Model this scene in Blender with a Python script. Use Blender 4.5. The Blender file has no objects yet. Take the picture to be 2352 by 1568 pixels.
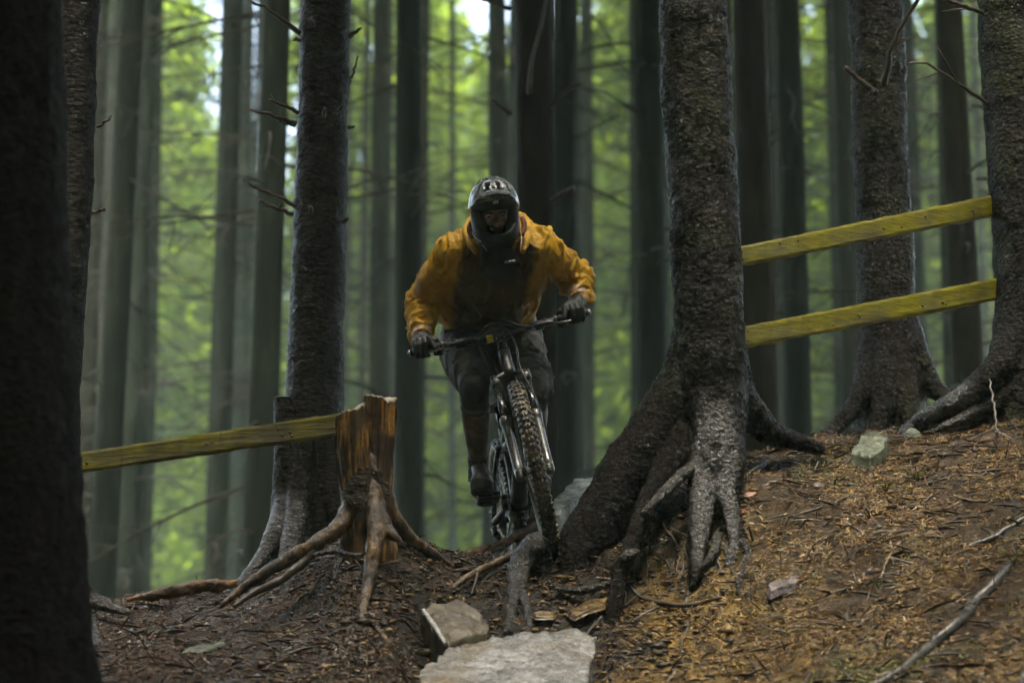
import bpy, math, random
import numpy as np
from mathutils import Vector, Matrix

# ------------------------------------------------------------------ camera, light, exposure
scene = bpy.context.scene
COL = scene.collection
R = math.radians
PITCH = R(11.0)
FPX = 85.0 / 36.0 * 2352.0          # focal length in photograph pixels (2352 wide)

cam_d = bpy.data.cameras.new('camera')
cam_d.lens = 85.0
cam_d.sensor_width = 36.0
cam_d.clip_start = 0.1
cam_d.clip_end = 1500.0
cam_d.dof.use_dof = True
cam_d.dof.focus_distance = 10.05
cam_d.dof.aperture_fstop = 2.0
cam = bpy.data.objects.new('camera', cam_d)
COL.objects.link(cam)
cam.location = (0, 0, 0)
cam.rotation_euler = (R(90) + PITCH, 0, 0)
scene.camera = cam

SUN_ELEV, SUN_AZ = R(79), R(-180)      # azimuth from +Y (ahead of the camera), negative = towards image left
world = bpy.data.worlds.new('World')
scene.world = world
world.use_nodes = True
wn = world.node_tree
sky = wn.nodes.new('ShaderNodeTexSky')
sky.sky_type = 'NISHITA'
sky.sun_disc = False
sky.sun_elevation = SUN_ELEV
sky.sun_rotation = SUN_AZ
sky.air_density = 1.0
sky.dust_density = 9.0
bg = wn.nodes['Background']
bg.inputs['Strength'].default_value = 0.085
wn.links.new(sky.outputs['Color'], bg.inputs['Color'])

sun_d = bpy.data.lights.new('sun', 'SUN')
sun_d.energy = 1.5
sun_d.angle = R(30)
sun_d.color = (1.0, 0.95, 0.78)
sun = bpy.data.objects.new('sun', sun_d)
COL.objects.link(sun)
sdir = Vector((math.sin(SUN_AZ) * math.cos(SUN_ELEV), math.cos(SUN_AZ) * math.cos(SUN_ELEV), math.sin(SUN_ELEV)))
sun.rotation_euler = sdir.to_track_quat('Z', 'Y').to_euler()

vs = scene.view_settings
vs.view_transform = 'Standard'
vs.look = 'None'
vs.gamma = 1.0
vs.use_curve_mapping = False
vs.exposure = 0.0
EXPOSURE = 3.95
vs.exposure = EXPOSURE
scene.cycles.use_denoising = True
scene.cycles.max_bounces = 6
scene.cycles.diffuse_bounces = 3
scene.cycles.glossy_bounces = 3
scene.cycles.transmission_bounces = 3
scene.cycles.volume_bounces = 0
scene.cycles.sample_clamp_indirect = 4.0

rng = np.random.default_rng(7)
random.seed(7)

# ------------------------------------------------------------------ helpers
def P(px, py, Y):
    """World point seen at photograph pixel (2352 x 1568) at depth Y."""
    u = (px - 1176.0) / FPX
    v = (784.0 - py) / FPX
    y = math.cos(PITCH) - math.sin(PITCH) * v
    z = math.sin(PITCH) + math.cos(PITCH) * v
    s = Y / y
    return np.array((u * s, Y, z * s))

def PXM(Y):
    return FPX / Y        # pixels per metre at depth Y (approx.)

_perm = np.random.default_rng(3).permutation(256)
_perm = np.concatenate([_perm, _perm, _perm])
_gr = np.random.default_rng(4).normal(size=(256, 3))
_gr /= np.linalg.norm(_gr, axis=1)[:, None]
def noise(p):
    p = np.asarray(p, float)
    i = np.floor(p).astype(int)
    f = p - i
    i &= 255
    w = f * f * f * (f * (f * 6 - 15) + 10)
    out = np.zeros(len(p))
    for dx in (0, 1):
        wx = w[:, 0] if dx else 1 - w[:, 0]
        for dy in (0, 1):
            wy = w[:, 1] if dy else 1 - w[:, 1]
            for dz in (0, 1):
                wz = w[:, 2] if dz else 1 - w[:, 2]
                h = _perm[_perm[_perm[(i[:, 0] + dx) & 255] + ((i[:, 1] + dy) & 255)] + ((i[:, 2] + dz) & 255)]
                g = _gr[h]
                out += wx * wy * wz * (g[:, 0] * (f[:, 0] - dx) + g[:, 1] * (f[:, 1] - dy) + g[:, 2] * (f[:, 2] - dz))
    return out * 1.4
def fbm(p, o=4, lac=2.0, gain=0.5):
    p = np.asarray(p, float)
    a, s = 1.0, 0.0
    for k in range(o):
        s = s + a * noise(p + 17.3 * k)
        p = p * lac
        a *= gain
    return s
_wj = np.random.default_rng(5).random((256, 3))
def worley(p):
    p = np.asarray(p, float)
    i = np.floor(p).astype(int)
    f1 = np.full(len(p), 9.0); f2 = np.full(len(p), 9.0)
    for dx in (-1, 0, 1):
        for dy in (-1, 0, 1):
            for dz in (-1, 0, 1):
                c = i + (dx, dy, dz)
                h = _perm[_perm[_perm[c[:, 0] & 255] + (c[:, 1] & 255)] + (c[:, 2] & 255)]
                d = np.linalg.norm(c + _wj[h] - p, axis=1)
                f2 = np.minimum(f2, np.maximum(f1, d))
                f1 = np.minimum(f1, d)
    return f1, f2
def sstep(x, a, b):
    t = np.clip((x - a) / (b - a), 0, 1)
    return t * t * (3 - 2 * t)

def mesh_np(name, V, F):
    V = np.ascontiguousarray(V, dtype=np.float32); F = np.ascontiguousarray(F, dtype=np.int32)
    me = bpy.data.meshes.new(name)
    nf, k = F.shape
    me.vertices.add(len(V)); me.vertices.foreach_set('co', V.ravel())
    me.loops.add(nf * k); me.loops.foreach_set('vertex_index', F.ravel())
    me.polygons.add(nf); me.polygons.foreach_set('loop_start', np.arange(0, nf * k, k, dtype=np.int32))
    me.update(calc_edges=True)
    return me
def smooth(me, on=True):
    me.polygons.foreach_set('use_smooth', np.full(len(me.polygons), on))
def link(name, me, mat=None, parent=None, loc=None):
    o = bpy.data.objects.new(name, me)
    COL.objects.link(o)
    if mat is not None and len(me.materials) == 0:
        me.materials.append(mat)
    if parent is not None:
        o.parent = parent
    if loc is not None:
        o.location = loc
    return o
def tag(o, label=None, cat=None, group=None, kind=None):
    if label: o['label'] = label
    if cat: o['category'] = cat
    if group: o['group'] = group
    if kind: o['kind'] = kind
    return o
def thing(name, loc, label, cat, group=None):
    o = bpy.data.objects.new(name, None)
    COL.objects.link(o)
    o.empty_display_size = 0.1
    o.location = [float(c) for c in loc]
    return tag(o, label, cat, group)

def catmull(pts, n):
    """Resample control points (rows of any width) to n rows with a Catmull-Rom spline."""
    p = np.asarray(pts, float)
    if len(p) == 2:
        t = np.linspace(0, 1, n)[:, None]
        return p[0] * (1 - t) + p[1] * t
    q = np.vstack([2 * p[0] - p[1], p, 2 * p[-1] - p[-2]])
    d = np.linalg.norm(np.diff(p[:, :3], axis=0), axis=1)
    c = np.concatenate([[0], np.cumsum(d)])
    out = []
    for s in np.linspace(0, c[-1], n):
        k = min(np.searchsorted(c, s, 'right') - 1, len(p) - 2)
        t = (s - c[k]) / max(d[k], 1e-9)
        a, b, e, f = q[k], q[k + 1], q[k + 2], q[k + 3]
        out.append(0.5 * ((2 * b) + (-a + e) * t + (2 * a - 5 * b + 4 * e - f) * t * t + (-a + 3 * b - 3 * e + f) * t ** 3))
    return np.array(out)

class G:
    """Collects polygons for ONE mesh (world coordinates)."""
    def __init__(self):
        self.V = []; self.F = []; self.n = 0
    def add(self, V, F):
        V = np.asarray(V, float)
        self.V.append(V)
        self.F += [[int(i) + self.n for i in f] for f in F]
        self.n += len(V)
        return self
    def tube(self, pts, r=None, seg=10, n=None, caps=True, flat=1.0, disp=None, up=None):
        p = np.asarray(pts, float)
        if r is not None:
            r = np.broadcast_to(np.asarray(r, float), (len(p),))
            p = np.hstack([p[:, :3], r[:, None]])
        if n: p = catmull(p, n)
        c, rr = p[:, :3], np.maximum(p[:, 3], 1e-5)
        m = len(c)
        T = np.gradient(c, axis=0)
        T /= np.linalg.norm(T, axis=1)[:, None] + 1e-12
        ref = np.array(up if up is not None else (0, 0, 1.0))
        if abs(ref @ T[0]) > 0.95: ref = np.array((1.0, 0.1, 0))
        nrm = np.cross(T[0], np.cross(ref, T[0])); nrm /= np.linalg.norm(nrm)
        a = np.linspace(0, 2 * math.pi, seg, endpoint=False)
        rows, nn = [], []
        for k in range(m):
            nrm = nrm - T[k] * (nrm @ T[k]); nrm /= np.linalg.norm(nrm) + 1e-12
            b = np.cross(T[k], nrm)
            d = np.outer(np.cos(a) * flat, nrm) + np.outer(np.sin(a), b)
            rows.append(c[k] + rr[k] * d); nn.append(d)
        V = np.vstack(rows)
        if disp is not None:
            V = V + np.vstack(nn) * disp(V, np.repeat(rr, seg))[:, None]
        F = []
        for k in range(m - 1):
            for j in range(seg):
                j2 = (j + 1) % seg
                F.append((k * seg + j, k * seg + j2, (k + 1) * seg + j2, (k + 1) * seg + j))
        if caps:
            V = np.vstack([V, c[0], c[-1]])
            for j in range(seg):
                j2 = (j + 1) % seg
                F.append((m * seg, j2, j))
                F.append((m * seg + 1, (m - 1) * seg + j, (m - 1) * seg + j2))
        return self.add(V, F)
    def box(self, c, ax, ay, az, bev=0.0):
        """Box from centre and three half-axis vectors; bev trims the corners."""
        c, ax, ay, az = (np.asarray(v, float) for v in (c, ax, ay, az))
        if bev <= 0:
            V = [c + sx * ax + sy * ay + sz * az for sx in (-1, 1) for sy in (-1, 1) for sz in (-1, 1)]
            return self.add(V, [(0, 1, 3, 2), (4, 6, 7, 5), (0, 4, 5, 1), (2, 3, 7, 6), (0, 2, 6, 4), (1, 5, 7, 3)])
        k = 1 - bev
        V, ix = [], {}
        for s in [(a, b, d) for a in (-1, 1) for b in (-1, 1) for d in (-1, 1)]:
            for m in range(3):
                f = [k, k, k]; f[m] = 1
                ix[(s, m)] = len(V)
                V.append(c + s[0] * f[0] * ax + s[1] * f[1] * ay + s[2] * f[2] * az)
        F = []
        def order(ids):
            pts = np.array([V[i] for i in ids]); m = pts.mean(0); nn = m - c
            u = pts[0] - m; v = np.cross(nn, u)
            ang = [math.atan2((q - m) @ v / (np.linalg.norm(v) + 1e-12), (q - m) @ u / (np.linalg.norm(u) + 1e-12)) for q in pts]
            return [i for _, i in sorted(zip(ang, ids))]
        S = (-1, 1)
        for m in range(3):
            for sg in S:
                F.append(order([ix[(s, m)] for s in [(a, b, d) for a in S for b in S for d in S] if s[m] == sg]))
        for m in range(3):
            m2, m3 = (m + 1) % 3, (m + 2) % 3
            for a in S:
                for b in S:
                    ids = []
                    for q in S:
                        s = [0, 0, 0]; s[m] = q; s[m2] = a; s[m3] = b
                        ids += [ix[(tuple(s), m2)], ix[(tuple(s), m3)]]
                    F.append(order(ids))
        for s in [(a, b, d) for a in S for b in S for d in S]:
            F.append(order([ix[(s, m)] for m in range(3)]))
        return self.add(V, F)
    def ball(self, c, r, seg=12, rings=8, M=None):
        r = np.broadcast_to(np.asarray(r, float), (3,))
        V = [(0, 0, 1)]
        for k in range(1, rings):
            t = math.pi * k / rings
            for j in range(seg):
                a = 2 * math.pi * j / seg
                V.append((math.sin(t) * math.cos(a), math.sin(t) * math.sin(a), math.cos(t)))
        V.append((0, 0, -1))
        V = np.array(V) * r
        if M is not None: V = V @ np.asarray(M).T
        F = []
        for j in range(seg):
            F.append((0, 1 + j, 1 + (j + 1) % seg))
            F.append((len(V) - 1, 1 + (rings - 2) * seg + (j + 1) % seg, 1 + (rings - 2) * seg + j))
        for k in range(rings - 2):
            for j in range(seg):
                a, b = 1 + k * seg + j, 1 + k * seg + (j + 1) % seg
                F.append((a, a + seg, b + seg, b))
        return self.add(V + np.asarray(c, float), F)
    def cap(self, a, b, ra, rb, seg=16):
        """Closed tapered capsule."""
        a, b = np.asarray(a, float), np.asarray(b, float)
        d = b - a; L = np.linalg.norm(d) + 1e-9; d = d / L
        pts = []
        for t in (1.0, 0.85, 0.6, 0.3): pts.append(np.append(a - d * ra * t, ra * math.sqrt(max(1 - t * t, 0.0004))))
        for t in np.linspace(0, 1, 6): pts.append(np.append(a + d * L * t, ra + (rb - ra) * t))
        for t in (0.3, 0.6, 0.85, 1.0): pts.append(np.append(b + d * rb * t, rb * math.sqrt(max(1 - t * t, 0.0004))))
        return self.tube(np.array(pts), seg=seg)
    def chain(self, pts, rad, seg=16):
        for k in range(len(pts) - 1):
            self.cap(pts[k], pts[k + 1], rad[k], rad[k + 1], seg)
        return self
    def mesh(self, name, org=(0, 0, 0), sm=True):
        me = bpy.data.meshes.new(name)
        V = np.vstack(self.V) - np.asarray(org, float)
        me.from_pydata(V.tolist(), [], self.F)
        me.update()
        if sm: smooth(me)
        return me
    def build(self, name, mat, parent=None, sm=True, org=None):
        """As a part of parent (its verts made local to the parent) or as a thing of its own with its origin at org."""
        if parent is not None:
            o = link(name, self.mesh(name, parent.location, sm), mat, parent)
        else:
            if org is None:
                V = np.vstack(self.V); org = (V.min(0) + V.max(0)) / 2; org[2] = V[:, 2].min()
            o = link(name, self.mesh(name, org, sm), mat, None, [float(q) for q in org])
        return o

def np_obj(name, V, F, mat, parent=None, org=None, sm=True):
    V = np.asarray(V, float)
    if parent is not None:
        org = np.array(parent.location)
    elif org is None:
        org = (V.min(0) + V.max(0)) / 2; org[2] = V[:, 2].min()
    me = mesh_np(name, V - np.asarray(org, float), F)
    if sm: smooth(me)
    return link(name, me, mat, parent, None if parent is not None else [float(q) for q in org])

def fuse(g, voxel, iters=6, fac=0.5):
    """Union of the closed shapes in g as one continuous surface -> V, F (quads)."""
    me = g.mesh('tmp')
    o = bpy.data.objects.new('tmp', me); COL.objects.link(o)
    m = o.modifiers.new('r', 'REMESH'); m.mode = 'VOXEL'; m.voxel_size = voxel; m.adaptivity = 0.0
    if iters:
        s = o.modifiers.new('s', 'SMOOTH'); s.factor = fac; s.iterations = iters
    dg = bpy.context.evaluated_depsgraph_get()
    ev = o.evaluated_get(dg)
    r = ev.to_mesh()
    V = np.zeros(len(r.vertices) * 3, np.float32); r.vertices.foreach_get('co', V)
    Nn = np.zeros(len(r.vertices) * 3, np.float32); r.vertices.foreach_get('normal', Nn)
    F = [list(p.vertices) for p in r.polygons]
    ev.to_mesh_clear()
    bpy.data.objects.remove(o); bpy.data.meshes.remove(me)
    return V.reshape(-1, 3).astype(float), Nn.reshape(-1, 3).astype(float), F
def fobj(name, V, F, mat, parent):
    me = bpy.data.meshes.new(name)
    me.from_pydata((V - np.array(parent.location)).tolist(), [], F); me.update(); smooth(me)
    return link(name, me, mat, parent)

# ------------------------------------------------------------------ materials
class NT:
    def __init__(self, name):
        self.m = bpy.data.materials.new(name); self.m.use_nodes = True
        self.t = self.m.node_tree
        self.b = self.t.nodes['Principled BSDF']; self.out = self.t.nodes['Material Output']
        self.co = self.t.nodes.new('ShaderNodeTexCoord')
    def n(self, typ, **kw):
        nd = self.t.nodes.new('ShaderNode' + typ)
        for k, v in kw.items():
            if k in nd.inputs.keys():
                self.put(nd.inputs[k], v)
            else:
                setattr(nd, k, v)
        return nd
    def put(self, s, v):
        if isinstance(v, bpy.types.NodeSocket): self.t.links.new(v, s)
        else: s.default_value = v
    def coord(self, scale=(1, 1, 1), kind='Object', rot=(0, 0, 0)):
        mp = self.n('Mapping'); self.t.links.new(self.co.outputs[kind], mp.inputs['Vector'])
        mp.inputs['Scale'].default_value = scale; mp.inputs['Rotation'].default_value = rot
        return mp.outputs[0]
    def noise(self, vec, scale, detail=6, rough=0.6, dist=0.0):
        return self.n('TexNoise', Vector=vec, Scale=scale, Detail=detail, Roughness=rough, Distortion=dist).outputs['Fac']
    def vor(self, vec, scale, feature='F1', out='Distance', rnd=1.0):
        nd = self.n('TexVoronoi', feature=feature); self.put(nd.inputs['Vector'], vec); self.put(nd.inputs['Scale'], scale)
        nd.inputs['Randomness'].default_value = rnd
        return nd.outputs[out]
    def ramp(self, fac, stops):
        nd = self.n('ValToRGB'); e = nd.color_ramp.elements
        while len(e) < len(stops): e.new(0.5)
        for q, (p, c) in zip(e, stops):
            q.position = p
            q.color = tuple(c) + (1,) if len(c) == 3 else c
        self.put(nd.inputs['Fac'], fac)
        return nd.outputs['Color']
    def map(self, v, a, b, c, d):
        return self.n('MapRange', Value=v, **{'From Min': a, 'From Max': b, 'To Min': c, 'To Max': d}).outputs['Result']
    def mix(self, f, a, b, mode='MIX'):
        nd = self.n('Mix', data_type='RGBA', blend_type=mode)
        self.put(nd.inputs[0], f)
        for s, v in ((nd.inputs[6], a), (nd.inputs[7], b)):
            self.put(s, tuple(v) + (1,) if isinstance(v, tuple) and len(v) == 3 else v)
        return nd.outputs[2]
    def math(self, op, a, b=0.0):
        nd = self.n('Math', operation=op); self.put(nd.inputs[0], a); self.put(nd.inputs[1], b)
        return nd.outputs[0]
    def bump(self, h, strength, dist, prev=None):
        nd = self.n('Bump', Strength=strength, Distance=dist, Height=h)
        if prev is not None: self.put(nd.inputs['Normal'], prev)
        return nd.outputs['Normal']
    def set(self, **kw):
        for k, v in kw.items():
            k = k.replace('_', ' ')
            self.put(self.b.inputs[k], tuple(v) + (1,) if isinstance(v, tuple) and len(v) == 3 else v)
        return self.m

def noisy(name, stops, scale=8, stretch=(1, 1, 1), rough=(0.4, 0.8), rscale=None, bump=None, spec=0.5, metal=0.0, detail=6, coat=0.0):
    t = NT(name)
    v = t.coord(stretch)
    f = t.noise(v, scale, detail)
    c = t.ramp(f, stops)
    r = t.map(t.noise(t.coord(), rscale or scale * 1.7, 4), 0.3, 0.7, rough[0], rough[1])
    t.set(Base_Color=c, Roughness=r, Metallic=metal)
    t.b.inputs['Specular IOR Level'].default_value = spec
    if coat: t.b.inputs['Coat Weight'].default_value = coat; t.b.inputs['Coat Roughness'].default_value = 0.12
    if bump:
        t.set(Normal=t.bump(t.noise(v, bump[0], 6), bump[1], bump[2]))
    return t.m

def bark_mat(name, dark, mid, light, lichen, lich_amt=0.62, spec=0.32, flecks=1.0, stretch=(1, 1, 1.4), wet=(0.22, 0.6), moss=0.0, scale=42):
    t = NT(name)
    v = t.coord(stretch)
    cells = t.vor(v, scale, 'F1')
    big = t.noise(t.coord((1, 1, 0.45)), 7, 6)
    fine = t.noise(v, 90, 6, 0.7)
    c = t.ramp(t.math('ADD', t.math('MULTIPLY', fine, 0.55), t.math('MULTIPLY', big, 0.45)), [(0.32, dark), (0.5, mid), (0.68, light)])
    lf = t.noise(v, 55, 4, 0.75)
    c = t.mix(t.map(lf, lich_amt, lich_amt + 0.08, 0.0, 0.85), c, lichen)
    if moss:
        mf = t.math('MULTIPLY', t.map(t.noise(t.coord(), 3.2, 4), 0.5, 0.62, 0, moss), t.map(t.noise(v, 40, 4), 0.4, 0.6, 0.2, 1))
        c = t.mix(mf, c, (0.055, 0.075, 0.012))
    at = t.n('Attribute', attribute_name='pale', attribute_type='GEOMETRY').outputs['Fac']      # pale lichened bark, with wet highlights painted into the colour
    pm = t.map(t.math('ADD', at, t.math('MULTIPLY', t.math('SUBTRACT', t.noise(v, 60, 5, 0.7), 0.5), 1.1)), 0.35, 0.75, 0.0, 0.9)
    pm = t.math('MULTIPLY', pm, t.map(at, 0.0, 0.12, 0.0, 1.0))
    c = t.mix(pm, c, t.ramp(fine, [(0.38, (0.014, 0.012, 0.012)), (0.52, (0.070, 0.066, 0.065)), (0.68, (0.24, 0.235, 0.23))]))
    r = t.map(t.noise(t.coord(), 26, 5), 0.35, 0.65, wet[0], wet[1])
    t.b.inputs['Specular IOR Level'].default_value = spec
    h = t.math('ADD', t.math('MULTIPLY', cells, 0.8), fine)
    t.set(Base_Color=c, Roughness=r, Normal=t.bump(h, 0.9, 0.014))
    wetf = t.math('MULTIPLY', t.map(t.noise(v, 68, 5, 0.7), 0.57, 0.63, 0.0, 1.0), t.map(t.noise(t.coord(), 6, 3), 0.42, 0.58, 0.15 * flecks, flecks))    # flecks of water
    pw = t.math('MAXIMUM', pm, wetf)
    t.put(t.b.inputs['Specular IOR Level'], t.map(pw, 0.0, 1.0, spec, 0.75)); t.put(t.b.inputs['Roughness'], t.mix(pw, r, (0.15, 0.15, 0.15)))
    return t.m

def leaf_mat(name, c1, c2, trans, tw=0.45, rough=0.55):
    t = NT(name)
    f = t.noise(t.coord(), 1.1, 3)
    f2 = t.noise(t.coord(), 9.0, 2)
    col = t.ramp(t.math('ADD', t.math('MULTIPLY', f, 0.6), t.math('MULTIPLY', f2, 0.4)), [(0.35, c1), (0.65, c2)])
    t.set(Base_Color=col, Roughness=rough); t.b.inputs['Specular IOR Level'].default_value = 0.12
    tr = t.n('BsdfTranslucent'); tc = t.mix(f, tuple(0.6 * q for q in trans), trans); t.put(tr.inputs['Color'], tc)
    mx = t.n('MixShader'); mx.inputs[0].default_value = tw
    t.t.links.new(t.b.outputs[0], mx.inputs[1]); t.t.links.new(tr.outputs[0], mx.inputs[2])
    t.t.links.new(mx.outputs[0], t.out.inputs['Surface'])
    return t.m

M_bark_scaly = bark_mat('scaly_wet_bark', (0.0016, 0.0011, 0.0009), (0.0062, 0.0037, 0.0026), (0.022, 0.0135, 0.0092), (0.13, 0.11, 0.085), 0.66, moss=0.25, spec=0.10, wet=(0.14, 0.45))
M_bark_ring = bark_mat('ringed_wet_bark', (0.003, 0.0022, 0.0018), (0.009, 0.006, 0.0042), (0.022, 0.0145, 0.0098), (0.22, 0.20, 0.17), 0.67, spec=0.10, stretch=(0.8, 0.8, 1.5), wet=(0.2, 0.5), scale=36)
M_bark_grey = bark_mat('grey_root_bark', (0.008, 0.007, 0.006), (0.030, 0.026, 0.023), (0.085, 0.078, 0.070), (0.30, 0.32, 0.30), 0.60, spec=0.65, stretch=(1, 1, 1), wet=(0.12, 0.34), moss=0.12, scale=50)
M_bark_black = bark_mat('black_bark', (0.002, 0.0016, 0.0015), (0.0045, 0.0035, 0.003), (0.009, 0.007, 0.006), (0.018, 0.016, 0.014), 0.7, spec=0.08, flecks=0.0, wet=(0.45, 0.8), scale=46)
M_bark_far = noisy('far_trunk_bark', [(0.3, (0.010, 0.013, 0.010)), (0.55, (0.021, 0.026, 0.020)), (0.75, (0.045, 0.052, 0.040))], 5, (1, 1, 0.35), (0.6, 0.9), bump=(30, 0.6, 0.02), spec=0.03)
M_bark_far2 = noisy('far_brown_bark', [(0.3, (0.007, 0.006, 0.004)), (0.55, (0.017, 0.013, 0.009)), (0.75, (0.036, 0.029, 0.020))], 6, (1, 1, 0.5), (0.5, 0.9), bump=(30, 0.6, 0.02), spec=0.03)
M_twig = noisy('dead_twig', [(0.3, (0.025, 0.018, 0.013)), (0.6, (0.060, 0.043, 0.030)), (0.8, (0.13, 0.108, 0.082))], 14, (1, 1, 1), (0.3, 0.7), bump=(60, 0.4, 0.004))
M_deadtwig = noisy('grey_dead_twig', [(0.3, (0.010, 0.009, 0.007)), (0.6, (0.030, 0.026, 0.019)), (0.8, (0.060, 0.053, 0.042))], 14, (1, 1, 1), (0.5, 0.8), spec=0.15)
M_spruce = leaf_mat('spruce_needles', (0.018, 0.035, 0.010), (0.050, 0.085, 0.018), (0.060, 0.11, 0.015), 0.35)
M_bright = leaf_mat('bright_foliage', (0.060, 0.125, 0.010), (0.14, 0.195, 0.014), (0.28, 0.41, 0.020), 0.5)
# ------------------------------------------------------------------ the ground
# columns of the bank: photograph column -> (depth Y, row) of the surface, near to far
BANK = [
 (150, [(8.2, 1568), (9.0, 1500), (9.8, 1432), (10.7, 1383)]),
 (380, [(8.2, 1568), (9.0, 1502), (9.8, 1430), (10.8, 1376)]),
 (560, [(8.3, 1568), (9.0, 1495), (9.7, 1410), (10.9, 1345)]),
 (680, [(8.4, 1566), (9.0, 1490), (9.4, 1420), (9.7, 1340), (10.8, 1300)]),
 (790, [(8.5, 1560), (9.0, 1470), (9.25, 1400), (9.5, 1310), (9.8, 1245), (10.3, 1235)]),
 (890, [(8.5, 1560), (9.0, 1478), (9.25, 1405), (9.5, 1300), (9.8, 1225), (10.2, 1222)]),
 (1010, [(8.5, 1560), (9.0, 1480), (9.3, 1410), (9.6, 1330), (9.85, 1272), (10.1, 1270)]),
 (1150, [(8.3, 1580), (8.8, 1505), (9.2, 1436), (9.5, 1375), (9.8, 1300), (10.0, 1290)]),
 (1270, [(8.3, 1580), (8.8, 1505), (9.2, 1436), (9.5, 1375), (9.8, 1300), (10.0, 1288)]),
 (1345, [(8.4, 1572), (8.9, 1500), (9.2, 1445), (9.5, 1370), (9.8, 1290), (10.2, 1215)]),
 (1410, [(8.5, 1565), (9.0, 1490), (9.3, 1430), (9.5, 1340), (9.8, 1240), (10.2, 1180)]),
 (1550, [(8.4, 1580), (9.0, 1480), (9.3, 1390), (9.5, 1290), (9.75, 1170), (10.2, 1090)]),
 (1720, [(8.3, 1590), (9.0, 1420), (9.25, 1310), (9.5, 1190), (9.8, 1085), (10.4, 1030)]),
 (1880, [(8.1, 1600), (8.8, 1410), (9.3, 1230), (9.9, 1085), (10.7, 1008)]),
 (2050, [(8.0, 1600), (8.8, 1370), (9.4, 1190), (10.0, 1065), (10.9, 992)]),
 (2352, [(7.9, 1600), (8.6, 1340), (9.2, 1160), (9.9, 1015), (10.7, 925)]),
 (2600, [(7.9, 1560), (8.6, 1300), (9.2, 1130), (9.9, 990), (10.7, 890)]),
]
YS = np.linspace(2.0, 24.0, 881)
_cols, _prof = [], []
for cpx, pts in BANK:
    y = [p[0] for p in pts]; z = [P(cpx, p[1], p[0])[2] for p in pts]
    yy = [2.0, 5.5, y[0] - 0.9] + y + [y[-1] + 0.5, y[-1] + 1.3, 16.0, 24.0]
    top = z[-1]
    zz = [-1.35, -0.75, min(-0.25, z[0] - 0.45)] + z + [top - 0.03, top - 0.16, 0.55, 0.5]
    zc = np.interp(YS, yy, zz)
    k = np.exp(-np.linspace(-2, 2, 9) ** 2); k /= k.sum()
    zc = np.convolve(np.pad(zc, 4, mode='edge'), k, 'valid')
    _cols.append(cpx); _prof.append(zc)
_cg = np.arange(150, 2601, 10.0)
_grid = np.array([np.interp(_cg, _cols, np.array(_prof)[:, j]) for j in range(len(YS))])     # (Y, px)
_k = np.exp(-np.linspace(-2, 2, 11) ** 2); _k /= _k.sum()
_grid = np.apply_along_axis(lambda r: np.convolve(np.pad(r, 5, mode='edge'), _k, 'valid'), 1, _grid)

def ground_base(x, y):
    px = 1176 + x / np.clip(y, 6.5, 12.5) * FPX
    u = np.clip((px - _cg[0]) / 10.0, 0, len(_cg) - 1.001); v = np.clip((y - 2.0) / 22.0 * 880, 0, 879.99)
    i, j = u.astype(int), v.astype(int); a, b = u - i, v - j
    z = (_grid[j, i] * (1 - a) + _grid[j, i + 1] * a) * (1 - b) + (_grid[j + 1, i] * (1 - a) + _grid[j + 1, i + 1] * a) * b
    return np.where(y < 2, np.maximum(-1.35 - (2 - y) * 0.05, -1.8), z)
def ground_z(x, y):
    x = np.asarray(x, float); y = np.asarray(y, float)
    z = ground_base(x, y)
    p = np.stack([x, y, np.zeros_like(x)], 1)
    px = 1176 + x / np.clip(y, 6.5, 12.5) * FPX
    raw = sstep(px, 900, 1010) * (1 - sstep(px, 1640, 1760)) + 0.35         # bare eroded soil is the lumpiest
    near = 1 - sstep(y, 12, 16)
    n = 0.034 * fbm(p * 2.2, 3) + 0.018 * fbm(p * 4.1 + 7, 2) * near + (0.028 * fbm(p * 7.0 + 3, 4) * np.maximum(raw, 0.55) + 0.009 * fbm(p * 26, 3)) * near
    lumps = 0.022 * (0.5 - worley(p * 9.0)[0]) * raw * near
    slab = sstep(x, -0.44, -0.36) * (1 - sstep(x, 0.32, 0.40)) * sstep(y, 7.9, 8.1) * (1 - sstep(y, 9.10, 9.24) )       # bed of the stone slab
    bould = np.exp(-(((x + 0.23) / 0.19) ** 4 + ((y - 9.25) / 0.20) ** 4))
    return z + (n + lumps) * (1 - 0.7 * slab) - 0.085 * slab - 0.10 * bould
def ground_n(x, y):
    e = 0.006
    z0 = ground_z(x, y)
    n = np.stack([-(ground_z(x + e, y) - z0) / e, -(ground_z(x, y + e) - z0) / e, np.ones_like(z0)], 1)
    return z0, n / np.linalg.norm(n, axis=1)[:, None]

def on(px, py):
    """depth at which the sight line through a photograph point meets the bank"""
    Y = np.linspace(7.6, 11.2, 400); q = np.array([P(px, py, y_) for y_ in Y])
    hit = np.where(q[:, 2] < ground_z(q[:, 0], q[:, 1]))[0]
    return float(Y[hit[0]]) if len(hit) else 10.6

t = NT('forest_soil')
v = t.coord()
n1 = t.noise(v, 2.4, 5); n2 = t.noise(v, 16, 7, 0.7); n3 = t.noise(v, 75, 6, 0.75)
needle = t.ramp(t.math('ADD', t.math('MULTIPLY', n3, 0.6), t.math('MULTIPLY', n2, 0.4)), [(0.36, (0.008, 0.005, 0.003)), (0.50, (0.040, 0.023, 0.009)), (0.66, (0.14, 0.080, 0.028))])
soil = t.ramp(n2, [(0.34, (0.005, 0.004, 0.003)), (0.52, (0.018, 0.012, 0.008)), (0.72, (0.055, 0.037, 0.024))])
clay = t.ramp(n2, [(0.36, (0.020, 0.011, 0.004)), (0.50, (0.15, 0.088, 0.018)), (0.64, (0.34, 0.22, 0.055))])
sx = t.n('SeparateXYZ'); t.t.links.new(t.co.outputs['Object'], sx.inputs[0])
X, Yc = sx.outputs[0], sx.outputs[1]
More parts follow.
